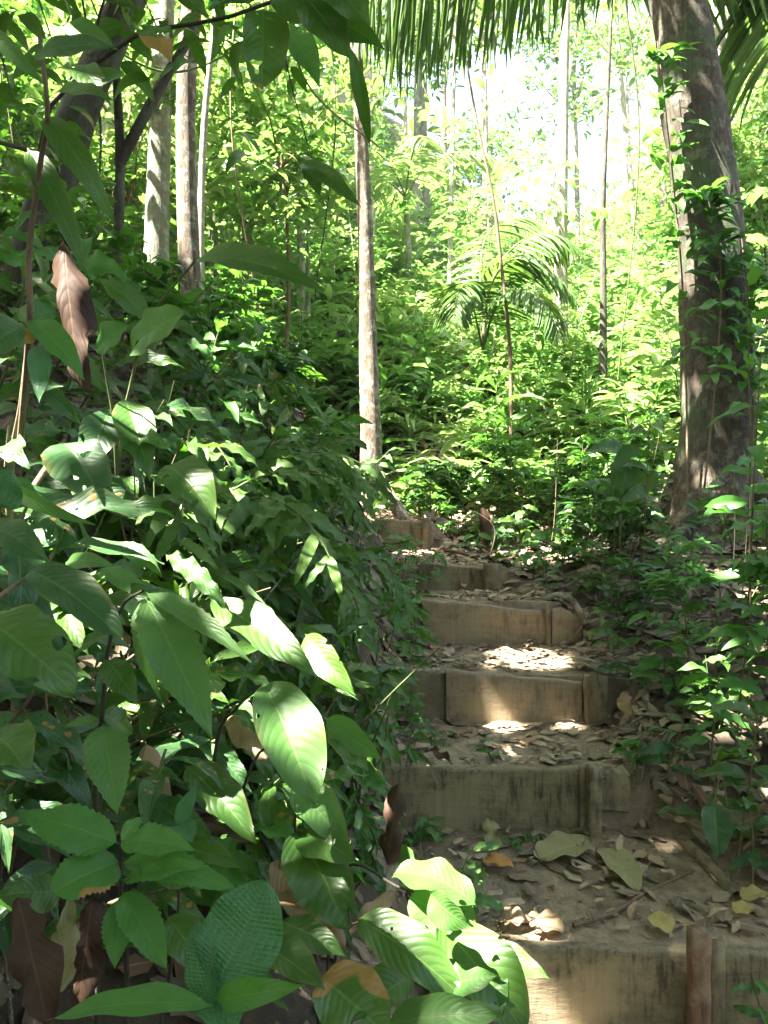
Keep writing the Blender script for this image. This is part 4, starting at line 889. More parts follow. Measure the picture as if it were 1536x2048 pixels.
hero_plant('lance_leaved_plant','plant with one broad sun-struck leaf hanging in the middle of the picture','shrub',b,
 [([b,(430,1500,1.45),(470,1420,1.4),(520,1375,1.36)],0.004),([b,(500,1540,1.4),(560,1500,1.4),(650,1450,1.45)],0.003)],
 [(524,1363,1.34,628,1612,1.22,128,'light',0.6,{'a':0.6,'b':0.75,'fold':0.3}),(420,1200,1.6,636,1358,1.45,88,'shade',0.6),(610,1268,1.7,712,1392,1.6,62,'shade',0.9,{'roll':0.4}),
  (650,1438,1.45,765,1520,1.4,60,'light',0.8,{'roll':0.6}),(655,1450,1.45,735,1545,1.4,66,'shade',0.9),(368,1532,1.4,512,1692,1.3,86,'shade',0.7,{'wave':0.2}),(330,1108,1.5,462,1228,1.42,42,'light',0.9,{'wave':0.5,'wf':5,'label':'crinkled leaf edge lit white by the sun'}),
  (245,1100,1.5,322,1150,1.45,44,'light',0.5,{'wave':0.4}),(130,1125,1.4,228,1130,1.3,42,'light',0.5,{'roll':0.3}),(200,1160,1.4,290,1170,1.3,36,'light',0.7),(510,1200,1.7,545,1330,1.6,50,'shade',0.7),(440,1150,1.8,530,1208,1.7,18,'light',0.5)],smat='dstem')
b=g0(640,1800,1.5)
hero_plant('lance_leaved_plant','dark smooth-leaved plant hanging over the left end of the nearest step','shrub',b,
 [([b,(620,1760,1.45),(590,1670,1.4),(595,1600,1.38)],0.004),([b,(690,1800,1.35),(700,1850,1.25),(720,1850,1.22)],0.003),([b,(680,1760,1.35),(800,1780,1.25),(930,1830,1.2)],0.003)],
 [(585,1572,1.4,700,1712,1.34,86,'light',0.7,{'a':0.5}),(595,1665,1.38,692,1862,1.26,128,'shade',0.6,{'a':0.5,'b':0.6,'wave':0.2}),(600,1668,1.38,715,1730,1.3,90,'shade',0.8),
  (712,1842,1.2,928,2005,1.12,104,'shade',0.9,{'a':0.55,'b':0.8}),(876,1850,1.2,1052,2075,1.1,128,'shade',0.9,{'a':0.5,'b':0.6,'wave':0.25,'wf':1.5}),
  (958,1892,1.25,1102,1966,1.2,58,'light',0.5,{'wave':0.15}),(955,1820,1.2,788,1752,1.25,112,'light',1.1,{'a':0.5,'b':0.4,'roll':0.5,'label':'large folded leaf lit white by the sun'}),
  (950,1880,1.2,820,1800,1.22,120,'light',0.7,{'a':0.5,'b':0.5,'roll':-0.1}),(860,1790,1.15,950,1860,1.1,70,'light',0.9,{'roll':0.9}),
  (770,2060,1.1,1010,2040,1.05,90,'light',0.6),(880,1990,1.15,1000,1960,1.1,70,'light',0.7),(820,1960,1.2,700,2060,1.1,90,'shade',0.7),(960,1940,1.15,1010,2040,1.1,70,'light',0.5),
  (640,1960,1.05,770,2080,1.0,140,'shade',0.5,{'a':0.4,'b':0.5}),(520,1900,1.1,650,1990,1.02,80,'shade',0.9),(560,1850,1.25,690,1920,1.2,70,'shade',0.8)],smat='dstem')
b=g0(470,2200,1.0)
hero_plant('quilted_leaved_plant','plant with a deeply quilted ribbed leaf standing upright at the bottom','shrub',b,
 [([b,(455,2100,0.95),(445,2010,0.92),(440,1980,0.9)],0.004)],
 [(430,1985,0.9,530,1768,0.95,168,'quilt',-0.3,{'a':0.45,'b':0.62,'fold':0.12,'nu':33}),(425,2030,0.9,390,1835,0.95,84,'quilt',0.4,{'roll':-0.7,'nu':33}),(430,2010,0.88,610,1978,0.82,60,'hairy',0.8,{'roll':0.5}),
  (420,2020,0.85,90,2050,0.85,70,'hairy',0.6,{'roll':0.3}),(440,2000,0.9,445,2100,0.8,110,'quilt',0.5)],smat='gstem')
b=g0(240,2150,1.05)
hero_plant('toothed_leaved_plant','bright green toothed plant with brown-blotched leaves, bottom left','shrub',b,
 [([b,(250,2000,1.05),(240,1850,1.0),(238,1740,0.98),(240,1690,0.97)],0.004),([b,(345,1900,1.1),(352,1760,1.15),(348,1660,1.18)],0.003)],
 [(236,1692,0.97,36,1632,0.98,96,'hairy',0.5,T_),(236,1728,0.98,98,1792,0.92,100,'spotted',0.6,{**T_,'a':0.4,'b':0.5,'label':'green leaf with two brown blotches'}),(238,1790,0.99,332,1952,0.92,78,'hairy',0.5,T_),(238,1800,0.99,225,1945,0.95,60,'hairy',0.5,T_),
  (240,1690,0.97,388,1705,0.92,70,'hairy',0.7,T_),(240,1765,0.98,415,1735,0.9,52,'hairy',0.4,T_),(240,1730,0.98,480,1790,0.95,66,'hairy',0.8,T_),(120,1790,1.0,-20,1800,0.95,84,'shade',0.6,T_),
  (350,1655,1.18,390,1574,1.2,34,'quilt',0.5,T_),(350,1655,1.18,385,1690,1.1,60,'quilt',0.6,T_),(240,1690,0.97,280,1640,1.05,30,'hairy',0.6,T_),(345,1700,1.15,480,1740,1.1,60,'shade',0.8),(330,1840,1.1,420,1960,1.05,90,'shade',0.6),(300,1720,1.2,400,1800,1.1,80,'shade',0.7)],smat='dstem')
b=g0(30,1500,1.5)
hero_plant('jointed_stem_plant','tall brown jointed stem with long strap leaves at the far left','shrub',b,
 [([(P(40,900,1.45)),(62,650,1.3),(60,520,1.28),(85,330,1.25),(100,230,1.2),(85,80,1.2)],0.006),([b,(20,1000,1.5),(45,800,1.4),(62,650,1.3)],0.007)],
 [(95,235,1.22,235,455,1.2,62,'shade',0.7,{'a':0.5}),(60,300,1.3,180,560,1.25,56,'shade',0.6,{'a':0.5}),(100,200,1.2,230,205,1.1,46,'shade',0.5),(-20,60,1.1,96,178,1.1,34,'light',0.7,{'roll':0.6}),
  (70,120,1.1,235,100,1.05,60,'blue',0.5),(60,640,1.3,170,760,1.25,60,'hairy',0.8),(55,650,1.3,-40,720,1.2,90,'blue',0.7),(75,690,1.28,80,805,1.2,46,'quilt',0.4)],smat='stem')
b=g0(240,1100,2.1)
hero_plant('broad_leaved_plant','plant with a heart-shaped sunlit leaf and long leaves reaching over the bank','shrub',b,
 [([b,(240,900,2.05),(265,760,2.0),(300,640,1.9),(395,520,1.8)],0.005),([b,(230,880,1.95),(215,760,1.9),(195,640,1.8)],0.004)],
 [(390,522,1.8,650,584,1.6,72,'shade',0.7),(265,700,1.9,372,628,1.8,92,'light',0.5,{'a':0.35,'b':0.6,'label':'heart-shaped leaf glowing in the sun'}),(195,700,1.8,262,652,1.75,70,'hairy',0.5),(300,640,1.9,200,560,1.9,50,'shade',0.8),
  (128,885,1.75,205,1000,1.65,120,'blue',0.6,{'a':0.4,'b':0.6}),(330,930,1.8,432,1040,1.7,96,'shade',1.1),(250,885,1.9,345,895,1.8,44,'light',0.8,{'wave':0.4}),(220,820,1.9,170,950,1.8,80,'blue',0.7),(250,800,1.95,300,960,1.8,80,'shade',0.7)],smat='gstem')
b=g0(330,560,2.9)
# overhanging twig with dark backlit leaves along the top edge
b2=(-2.4,1.9,Hs(-2.4,1.9)-0.05)
hero_plant('overhanging_shrub','tall shrub whose twig of dark backlit leaves with insect holes crosses the top left','shrub',b2,
 [([b2,(-1.9,1.75,2.6),(-40,300,1.7),(120,190,1.6),(230,110,1.55),(300,70,1.5),(450,45,1.5),(600,-10,1.5),(760,-80,1.5)],0.006),([(230,110,1.55),(200,60,1.55),(240,-60,1.5)],0.004),([(500,25,1.5),(560,90,1.6),(590,200,1.7),(630,340,1.8)],0.002)],
 [(528,25,1.5,526,186,1.45,92,'shade',0.4,{'a':0.35,'b':0.5}),(560,0,1.5,775,112,1.4,110,'shade',0.5,{'a':0.45}),(600,-10,1.4,700,125,1.4,90,'shade',0.5),(640,-40,1.4,740,60,1.35,100,'shade',0.5),(120,10,1.3,280,25,1.2,60,'shade',0.6),
  (150,-30,1.2,290,10,1.2,70,'shade',0.6),(300,60,1.5,345,130,1.45,70,'shade',0.6),(130,60,1.3,240,108,1.25,46,'light',0.6,{'roll':0.3}),(145,140,1.4,225,215,1.3,66,'shade',0.7),(600,330,1.8,722,418,1.7,44,'shade',0.8),(612,335,1.8,642,398,1.75,34,'shade',0.6),
  (575,70,1.7,640,180,1.6,60,'hairy',0.6),(700,100,1.7,740,300,1.8,30,'shade',0.9),(560,-30,1.3,420,30,1.2,70,'shade',0.5),(330,-20,1.3,420,50,1.2,60,'shade',0.5)],smat='dstem')
# hanging dead leaf and other dry leaves
def lone_leaf(name,label,A,B,wpx,mt,bend=0.5,cat='leaf',group=None,**op):
    A_=np.array(P(*A)) if not isinstance(A,Vector) else np.array(A); B_=np.array(P(*B)) if not isinstance(B,Vector) else np.array(B)
    L=np.linalg.norm(B_-A_); Zm=(A_[1]+B_[1])/2; W=wpx/F*Zm/L; roll=op.pop('roll',0); up=op.pop('up',0.5)
    d=dict(nu=23,nv=9,W=W,a=0.5,b=0.7,bend=bend,fold=0.2,wave=0.42,wf=2.2,seed=int(A_[0]*1000)%97,twist=0.6,ragged=0.5); d.update(op)
    V,Qd,UV=leaf_shape(**d); tocam=unit(_cam-(A_+B_)/2); N=tocam*(1-up)+np.array([0,0,1.])*up
    X=unit(B_-A_); Yv=unit(np.cross(N,X)); Nn=np.cross(X,Yv); c,s=math.cos(roll),math.sin(roll); Yv,Nn=Yv*c+Nn*s,Nn*c-Yv*s
    m2=MB(); m2.add(L*(V[:,0:1]*X+V[:,1:2]*Yv+V[:,2:3]*Nn),Qd,UV,rnd=0.3); ob=m2.obj(name,M[mt]); ob.location=A_; tag(ob,label,cat,group); return ob
lone_leaf('dead_leaf','large curled brown dead leaf hanging at the far left',(132,490,1.45),(166,775,1.4),84,'brown',0.5,curl=0.8,up=0.1,roll=0.3)
lone_leaf('dead_leaf','tan ribbed dead leaf caught under the stems, left of the sun-struck leaf',(462,1425,1.6),(530,1520,1.5),60,'tan',0.7,curl=0.5,up=0.4)
lone_leaf('dead_leaf','pale curled dead leaf hanging in the hollow at lower left',(290,1490,1.4),(330,1640,1.35),60,'tan',0.6,curl=1.0,up=0.1)
lone_leaf('dead_leaf','big pale ribbed dead leaf in sun near the bottom centre',(555,1740,1.42),(700,1850,1.30),120,'tan',0.5,up=0.5,fold=0.1)
lone_leaf('dead_leaf','second big pale dead leaf lying below the ribbed one, half in shadow',(540,1800,1.36),(690,1900,1.28),80,'tan',1.0,up=0.6)
lone_leaf('dead_leaf','narrow tan dead leaf pointing up beside the quilted plant',(700,1880,1.3),(790,1790,1.4),40,'tan',0.5,up=0.4)
lone_leaf('dead_leaf','curled brown leaf standing upright left of the second step',(775,1735,1.7),(798,1570,1.75),52,'brown',0.6,curl=0.9,up=0.1)
lone_leaf('dead_leaf','olive dead leaf hanging upright at the bottom left',(115,1990,1.0),(138,1800,1.02),60,'olive',0.5,up=0.05)
lone_leaf('dead_leaf','dark red-brown dead leaf at the bottom left corner',(30,1800,0.95),(90,2060,0.9),110,'brown',0.6,up=0.1)
lone_leaf('dead_leaf','purple-brown hanging dead leaf right of the olive one',(180,1800,1.1),(150,2030,1.05),90,'brown',0.4,up=0.05)
lone_leaf('dead_leaf','brown folded dead leaf under the toothed plant',(380,1640,1.4),(500,1690,1.35),46,'brown',0.6,up=0.5)
lone_leaf('dead_leaf','reddish dead leaf hanging over the small dry stump behind the steps',(966,1012,5.0),(975,1090,4.95),30,'brown',0.6,curl=0.9,up=0.1)
lone_leaf('dead_leaf','dark brown folded leaf beside the tiny fern, left of the second step',(850,1500,2.62),(905,1530,2.55),26,'brown',0.8,up=0.7)
lone_leaf('dead_leaf','tan lobed leaf standing against the earth right of the third step',(1250,1385,2.95),(1258,1445,2.9),34,'tan',0.4,up=0.05)
lone_leaf('dead_leaf','dry tan leaf pointing up against the second step',(978,1640,2.52),(1000,1720,2.42),40,'olive',0.3,up=0.1)

# ------------------------------------------------------------------ right side plants
right=[ # px top, py top, Z, n, L, mat, label
 (1490,560,3.4,16,0.22,'hairy','tall sapling with wide tiers of bright leaves before the massive trunk'),
 (1520,700,2.9,12,0.20,'hairy','leafy sapling cut by the right edge at mid height'),
 (1300,820,4.0,12,0.17,'shade','dark-leaved sapling standing left of the massive trunk'),
 (1250,880,4.2,11,0.2,'blue','blue-green broad-leaved plant left of the massive trunk base'),
 (1530,1000,2.7,11,0.18,'hairy','plant with arching leaves at the right edge by the trunk base'),
 (1170,1180,4.0,12,0.13,'shade','bushy seedling beside the fourth step stake'),
 (1230,1210,3.6,10,0.12,'hairy','bright seedling right of the fourth step'),
 (1300,1180,3.5,9,0.14,'blue','blue-green seedling on the right verge by the fourth step'),
 (1420,1200,3.0,10,0.15,'shade','plant on the right verge level with the third step'),
 (1500,1250,2.7,10,0.17,'light','pale-leaved plant at the right edge above the third step'),
 (1330,1310,3.1,10,0.13,'hairy','small plant on the right verge behind the third step'),
 (1440,1350,2.6,10,0.15,'hairy','plant with glossy leaves on the right verge near the third step'),
 (1520,1420,2.3,10,0.16,'shade','dark plant at the right edge level with the second step'),
 (1370,1440,2.6,10,0.13,'blue','blue-green small-leaved plant right of the tan lobed leaf'),
 (1290,1480,2.65,7,0.12,'hairy','low seedling at the right end of the second step'),
 (1440,1520,2.4,9,0.14,'shade','plant over the earth bank right of the second step'),
 (1500,1600,2.2,8,0.14,'blue','dark plant at the right edge above the mossy pole'),
 (1200,960,5.2,12,0.14,'shade','low spreading bush on the far side of the sunny leaf patch'),
 (1100,930,5.8,12,0.15,'hairy','sunlit bush behind the small dry stump'),
 (1510,1960,1.9,6,0.07,'hairy','tiny seedling at the right end of the nearest step'),
 (840,1690,1.75,7,0.11,'light','bright toothed seedling at the left of the nearest tread'),
 (960,1560,2.7,4,0.05,'hairy','tiny sprout on the tread above the second step'),
 (1010,1040,5.4,8,0.11,'shade','low dark plant beside the small dry stump'),
 (1100,1020,5.4,9,0.12,'shade','shaded plant behind the sunny leaf patch'),
 (900,950,5.9,10,0.12,'shade','ivy-like plant behind the topmost step'),
]
for k,(px,py,Z,n,L,mt,lab) in enumerate(right):
    t=P(px,py,Z); bx=t.x+random.uniform(-0.06,0.06); by=t.y+0.03; bz=Hs(bx,by); top=(t.x,t.y,max(t.z,bz+0.08))
    near_plant('sapling' if t.z-bz>0.6 else 'seedling',(bx,by,bz-0.02),top,n,L,mt,lab,'sapling' if t.z-bz>0.6 else 'seedling','plants on the right of the trail' if px>1150 else 'plants beside the steps',bias=(-0.1,-0.35,0),pitch=(-0.5,0.25),seed=500+k,smat='stem',r=0.0045,t0=0.3,ws=0.95,bow=0.03,face=0.3)
rq=np.random.default_rng(15)
for i in range(6):
    for k in range(7):
        y=SY[i]+rq.uniform(-0.25,0.14); x=XL[i]+rq.uniform(-0.14,0.08); gz=Hs(x,y)
        near_plant('seedling',(x,y,gz-0.02),(x+0.05,y-0.02,gz+rq.uniform(0.08,0.24)),int(rq.integers(4,8)),rq.uniform(0.06,0.11),['hairy','shade','light'][k%3],'small %s seedling at the left end of the %s'%(['bright green','dark green','pale green'][k%3],['nearest step','second step','third step','fourth step','fifth step','topmost step'][i]),'seedling','seedlings at the left ends of the steps',bias=(0.3,-0.4,0),pitch=(-0.8,0.2),seed=2600+i*9+k,r=0.002,bow=0.05)
lone=hero_plant('broad_leaved_plant','plant with one upright dark oval leaf left of the massive trunk','plant',g0(1240,1060,4.1),[([g0(1240,1060,4.1),(1240,1010,4.1),(1242,1000,4.1)],0.004)],[(1240,1008,4.1,1262,888,4.1,54,'blue',0.3,{'a':0.5,'b':0.45}),(1250,1015,4.1,1330,930,4.0,44,'shade',0.8),(1240,1010,4.1,1170,960,4.0,40,'shade',0.8)])
hero_plant('broad_leaved_plant','plant with a single hanging blue-green leaf over the mossy pole','plant',g0(1470,1640,2.3),[([g0(1470,1640,2.3),(1450,1560,2.25),(1430,1610,2.2)],0.003)],[(1432,1612,2.2,1440,1722,2.12,62,'blue',0.3,{'a':0.3,'b':0.8})])
# bushy mid plants: dark mound behind the steps, scrub either side
K_bush=[make_kind('bush',700+i,[0.45,0.6,0.8][i],[90,120,150][i],[0.10,0.12,0.11][i],T_mid,['shade','blue','hairy'][i],'stem','','bush','',branches=11,stem_r=0.006) for i in range(3)]
bl=[(830,900,6.3,'dark ivy-leaved mound left of the dry stump, nearest the central tree'),(900,920,6.1,'dark leafy mound directly behind the topmost step'),(980,930,6.3,'dark mound of small glossy leaves above the dry stump'),(1060,930,6.4,'dark mound with a few lit leaves right of the dry stump'),(1140,960,6.2,'dark bush behind the sunny leaf patch'),(1210,960,6.0,'bush between the sunny patch and the massive tree'),(1530,960,6.0,'bush behind and right of the massive trunk'),(870,960,5.9,'low bush crowding the topmost step stake'),(1030,980,5.9,'low bush at the back of the little clearing'),(790,850,7.0,'bush at the right foot of the central tree'),(1260,930,6.6,'bush further behind the massive tree, in half sun')]
for k,(px,py,Z,lab) in enumerate(bl):
    p=P(px,py,Z); place_kind(K_bush[k%3],(p.x,p.y,Hs(p.x,p.y)-0.02),k*1.3,random.uniform(0.8,1.15),lab,'bushes behind the steps')
rs2=np.random.default_rng(77)
for k in range(150):
    side=k%2
    if side: y=rs2.uniform(1.9,6.4); c1=edges(np.array([y]))[1][0]; x=c1+0.22+rs2.random()**1.2*1.7+(0.25 if y<2.9 else 0)
    if side and abs(x/y-0.40)<0.075 and y>3.2: continue
    if not side: y=rs2.uniform(3.2,7.2); c0=edges(np.array([y]))[0][0]; x=c0-0.25-rs2.random()*2.2
    place_kind(K_bush[k%3],(x,y,Hs(x,y)-0.02),rs2.random()*6.28,rs2.uniform(0.4,0.95)*(0.8 if x<c1+0.5 else 1.15) if side else rs2.uniform(0.5,1.05),'small leafy bush in the ground growth right of the trail' if side else 'leafy bush on the upper left bank behind the ferns','bush cover right of the trail' if side else 'bush cover on the left bank')
K_left=[make_kind('sapling',800+i,[1.5,2.0,1.2][i],[70,95,60][i],[0.17,0.15,0.2][i],T_mid,['hairy','shade','light'][i],'stem','','sapling','',branches=[7,9,6][i],stem_r=0.008) for i in range(3)]
for k in range(34):
    y=rs2.uniform(3.6,7.6); x=-y*rs2.uniform(0.14,0.52)-0.1
    if abs(x/y+0.26)<0.08 and y<6.3: continue
    place_kind(K_left[k%3],(x,y,Hs(x,y)-0.02),rs2.random()*6.28,rs2.uniform(0.35,0.68),'leafy waist-high sapling on the upper left bank between the trunks','saplings on the upper left bank')
for k in range(16):
    y=rs2.uniform(6.7,9.5); x=y*rs2.uniform(-0.22,0.36); gz=Hs(x,y)
    near_plant('broad_leaved_plant',(x,y,gz-0.02),(x+rs2.normal()*0.1,y,gz+rs2.uniform(0.5,1.0)),9,rs2.uniform(0.30,0.46),'light','large strap-leaved plant standing out of the sunlit undergrowth',group='large-leaved plants on the slope',bias=(0,-0.3,0),pitch=(-0.3,0.9),seed=900+k,ws=0.62,face=0.2)
for k,(a,b_,c_) in enumerate([((480,-60,6.0),(465,260,5.8),(520,640,6.2)),((640,-60,7),(672,240,7.2),(630,600,7.5)),((1240,-40,6),(1275,300,6.2),(1235,760,6.6)),((550,-40,5),(620,180,5.4),(760,300,6)),((160,-60,4.4),(205,300,4.6),(150,640,4.8)),((60,-40,4),(330,150,4.4),(560,60,5))]):
    stick('liana',[P(*a),P(*b_),P(*c_)],0.007,0.006,['stem','dstem','gstem'][k%3],['thin liana hanging left of the central tree','dark liana left of the central tree, further back','green liana hanging close to the left of the massive trunk','sagging liana crossing from upper left to the central tree','liana hanging before the dark leaning tree','sagging green liana crossing in front of the upper left trunks','short sagging liana under the palm fringe right of the central tree'][k],'liana',6,0.2,26)
KM=[]
for i in range(4):
    h=2.6; mb,pp=trunk_mesh([np.zeros(3),np.array([0.15*(-1)**i,0.08,h*0.5]),np.array([0.05,0.1,h])],[0.022,0.018,0.012],n=20,sides=7,lump=0.1); cm,cs=crown_cloud(620,0.95,0.155,'far',640+i,clumps=20,flat=0.95,tm=T_mid); add_limbs(mb,np.array([0.05,0.1,h*0.85]),cs+np.array([0,0,h]),0.010,i); KM.append((mb.mesh('trunk',M[['bark_grey','stem','bark_pale','bark_dark'][i]]),cm.mesh('crown',M[['far','crown','far2','hairy'][i]]),h))
rm=np.random.default_rng(55)
for k in range(50):
    if 18<=k<26: continue
    if k<40: px=rm.uniform(-30,620); py=rm.uniform(-40,430); Z=rm.uniform(6.5,12)
    elif k<50: px=rm.uniform(1400,1560); py=rm.uniform(240,600); Z=rm.uniform(8.5,11)
    else: px=rm.uniform(860,1290); py=rm.uniform(330,480); Z=rm.uniform(11,16)
    p=P(px,py,Z); gz=Hs(p.x,p.y)-0.03; s_=max(0.55,min(1.7,(p.z-gz)/2.6)); i=k%4; tm_,c_,h=KM[i]
    r=thing('young_tree',(p.x,p.y,gz),['young tree with a loose green crown in the middle storey of the forest','brown-stemmed young tree with a darker green crown in the middle storey','pale-stemmed young tree with a yellow-green crown in the middle storey','dark-stemmed young tree with a bright green crown in the middle storey'][i],'tree','young trees of the middle storey'); r.rotation_euler=(0,0,rm.random()*6.28); r.scale=(s_**0.5,s_**0.5,(p.z-gz)/2.6); link('trunk',tm_,r); link('crown',c_,r,Matrix.Translation((0,0,h))@Matrix.Diagonal((1,1,s_**0.5/((p.z-gz)/2.6),1)))
# dark overhanging boughs across the top left
r0=(-3.0,3.4,Hs(-3.0,3.4)-0.05); root=thing('tree',r0,'leafy tree whose dark boughs hang into the top left corner','tree'); o=np.array(r0); mb=MB(); ml=MB(); rr=np.random.default_rng(8)
mb.add(*tube(spline([np.zeros(3),np.array([0.2,0.2,1.8]),np.array([0.5,0,3.6])],20),np.linspace(0.05,0.03,20),8,0.1)); Ps=[];Xs=[];Ns=[]
for e in ((60,-20,3.2),(200,40,3.0),(330,90,3.4),(450,40,3.2),(560,120,3.6),(120,120,3.4),(660,60,3.8),(30,200,3.0),(500,200,4.0)):
    q=spline([np.array([0.45,0,3.0]),(np.array([0.5,0,3.4])+np.array(P(*e))-o)/2+np.array([0,0,0.35]),np.array(P(*e))-o],20); mb.add(*tube(q,np.linspace(0.014,0.003,20),5))
    for j in range(58):
        p=q[int(rr.uniform(8,19.9))]+rr.normal(size=3)*0.14; a=rr.random()*6.28; Ps.append(p); Xs.append([math.cos(a),math.sin(a),rr.uniform(-1.3,-0.1)]); Ns.append([rr.normal()*0.5,rr.normal()*0.5-0.2,1])
mb.obj('trunk',M['bark_dark'],root); Ps,Xs,Ns=np.array(Ps),np.array(Xs),np.array(Ns); kk=keep(Ps+o,Xs,0.17*np.ones(len(Ps))); Ps,Xs,Ns=Ps[kk],Xs[kk],Ns[kk]; scatter(ml,T_mid,Ps,Xs,Ns,0.17*rr.uniform(0.6,1.3,len(Ps))); ml.obj('foliage',M['shade'],root)
# climbing plant on the big trunk
root=thing('climbing_plant',tuple(np.array(P(1375,1050,5.0))),'leafy climber hugging the left side and front of the massive trunk','climber'); o=np.array(root.location)
ms=MB(); ml=MB(); rr=np.random.default_rng(5); Ps=[];Xs=[];Ns=[]
for pts in ([(1375,1050,5.0),(1372,800,5.05),(1362,560,5.1),(1345,380,5.1),(1322,180,5.1),(1310,90,5.1)],[(1400,1060,4.98),(1430,760,4.98),(1440,560,5.0),(1420,430,5.02),(1405,380,5.02)],[(1500,1060,5.0),(1505,800,5.05),(1498,640,5.1),(1480,480,5.1)]):
    q=spline([np.array(P(*a))-o for a in pts],40); ms.add(*tube(q,np.linspace(0.008,0.003,40),5))
    for j in range(110):
        t=rr.uniform(0.2,1)**0.8*38; p=q[int(t)]; a=rr.uniform(-2.6,-0.5); l=rr.random()*0.10; d=np.array([math.cos(a),math.sin(a),0]); Ps.append(p+d*l*np.array([1.3,0.6,1])); X=d+np.array([0,0,rr.uniform(-0.8,0.4)]); Xs.append(X); Ns.append([rr.normal()*0.3,-0.4,1])
ms.obj('stem',M['stem'],root); scatter(ml,T_mid,Ps,Xs,Ns,0.15*rr.uniform(0.6,1.2,len(Ps))); ml.obj('foliage',M['hairy'],root)
# small dry stump behind the steps
mb=MB(); p=P(968,1100,5.0); gz=Hs(p.x,p.y); post(mb,np.zeros(3),0.24,0.06,0.05,seed=3,jag=0.05,lean=(0.1,0)); s_=mb.obj('tree_stump',M['redwood']); s_.location=(p.x,p.y,gz); tag(s_,'small splintered reddish stump behind the fifth step','stump')
# root and clod heap at the end of step four
mb=MB(); q=[P(1085,1200,3.85),P(1120,1192,3.8),P(1150,1208,3.72),P(1172,1250,3.66)]; mb.add(*tube(spline([np.array(a)-np.array(q[0]) for a in q],18),np.linspace(0.018,0.012,18),9,0.4)); r_=mb.obj('tree_root',M['bark_tan']); r_.location=q[0]; tag(r_,'pale exposed root curling over the right end of the fourth step','root')
rq=np.random.default_rng(88)
for k in range(26):
    y=rq.uniform(1.98,5.6); c0,c1=[float(a[0]) for a in edges(np.array([y]))]; x=rq.uniform(c0,c1+0.5); a=rq.random()*3.14; l=rq.uniform(0.04,0.14)
    if min(abs(y-q) for q in SY)<0.09+l*abs(math.sin(a)): continue
    x2=x+math.cos(a)*l; y2=y+math.sin(a)*l; xm,ym=(x+x2)/2+rq.normal()*0.012,(y+y2)/2
    stick('twig',[(x,y,Hs(x,y)+0.012),(xm,ym,Hs(xm,ym)+0.018),(x2,y2,Hs(x2,y2)+0.012)],rq.uniform(0.0015,0.0035),0.0012,'stem','short broken twig lying in the leaf litter of the trail','twig',5,0.2,8,'broken twigs lying on the trail')
for k in range(46):
    y=rq.uniform(2.05,4.9); x=edges(np.array([y]))[1][0]+rq.uniform(0.05,0.9)+(0.2 if y<2.9 else 0); gz=Hs(x,y); mt=['shade','blue','hairy','shade'][k%4]
    near_plant('seedling',(x,y,gz-0.02),(x+rq.normal()*0.04,y-0.02,gz+rq.uniform(0.10,0.30)),int(rq.integers(6,10)),rq.uniform(0.08,0.14),mt,'low %s seedling crowding the right edge of the trail'%desc[mt],'seedling','low seedlings crowding the right edge of the trail',bias=(-0.1,-0.3,0),pitch=(-0.7,0.4),seed=3200+k,r=0.0025,bow=0.05)
for k in range(30):
    y=rq.uniform(4.3,6.6); x=(edges(np.array([y]))[1][0] if y<5.2 else 0.35)+0.25+rq.random()*1.6; gz=Hs(x,y); mt=['shade','blue','shade','hairy'][k%4]
    near_plant('broad_leaved_plant',(x,y,gz-0.02),(x+rq.normal()*0.05,y-0.03,gz+rq.uniform(0.15,0.38)),int(rq.integers(7,11)),rq.uniform(0.11,0.18),mt,'%s low plant around the foot of the massive tree'%desc[mt],group='low plants around the foot of the massive tree',bias=(0,-0.3,0),pitch=(-0.7,0.4),seed=3000+k,r=0.003,bow=0.05)
# thin stems and twigs in the left undergrowth
rs3=np.random.default_rng(31)
for k in range(60):
    px=rs3.uniform(0,760); py=rs3.uniform(600,1900); Z=np.interp(px,[0,760],[1.35,2.6])*np.interp(py,[600,1900],[1.3,0.8]); a=P(px,py,Z); gz=Hs(a.x,a.y)
    e=Vector((a.x+rs3.normal()*0.18,a.y+rs3.normal()*0.1,gz+rs3.uniform(0.02,0.45)))
    stick('twig',[(a.x,a.y,gz-0.01),((a.x+e.x)/2+rs3.normal()*0.03,(a.y+e.y)/2,(gz+e.z)/2+0.03),e],0.0035,0.0015,['stem','gstem','bark_tan'][k%3],'thin bare twig poking up among the leaves of the left bank','twig',5,0.1,10,'bare twigs on the left bank')
# roots/twigs on bank shadows: vertical grassy stems on the right
for k in range(18):
    y=rs3.uniform(2.2,5.0); c1=edges(np.array([y]))[1][0]; x=c1+0.1+rs3.random()*1.1; gz=Hs(x,y)
    stick('twig',[(x,y,gz-0.01),(x+rs3.normal()*0.05,y,gz+0.2),(x+rs3.normal()*0.12,y+rs3.normal()*0.1,gz+rs3.uniform(0.3,0.8))],0.003,0.0012,['stem','gstem','dstem'][k%3],'thin bare stem standing in the growth right of the trail','twig',5,0.1,10,'bare stems right of the trail')

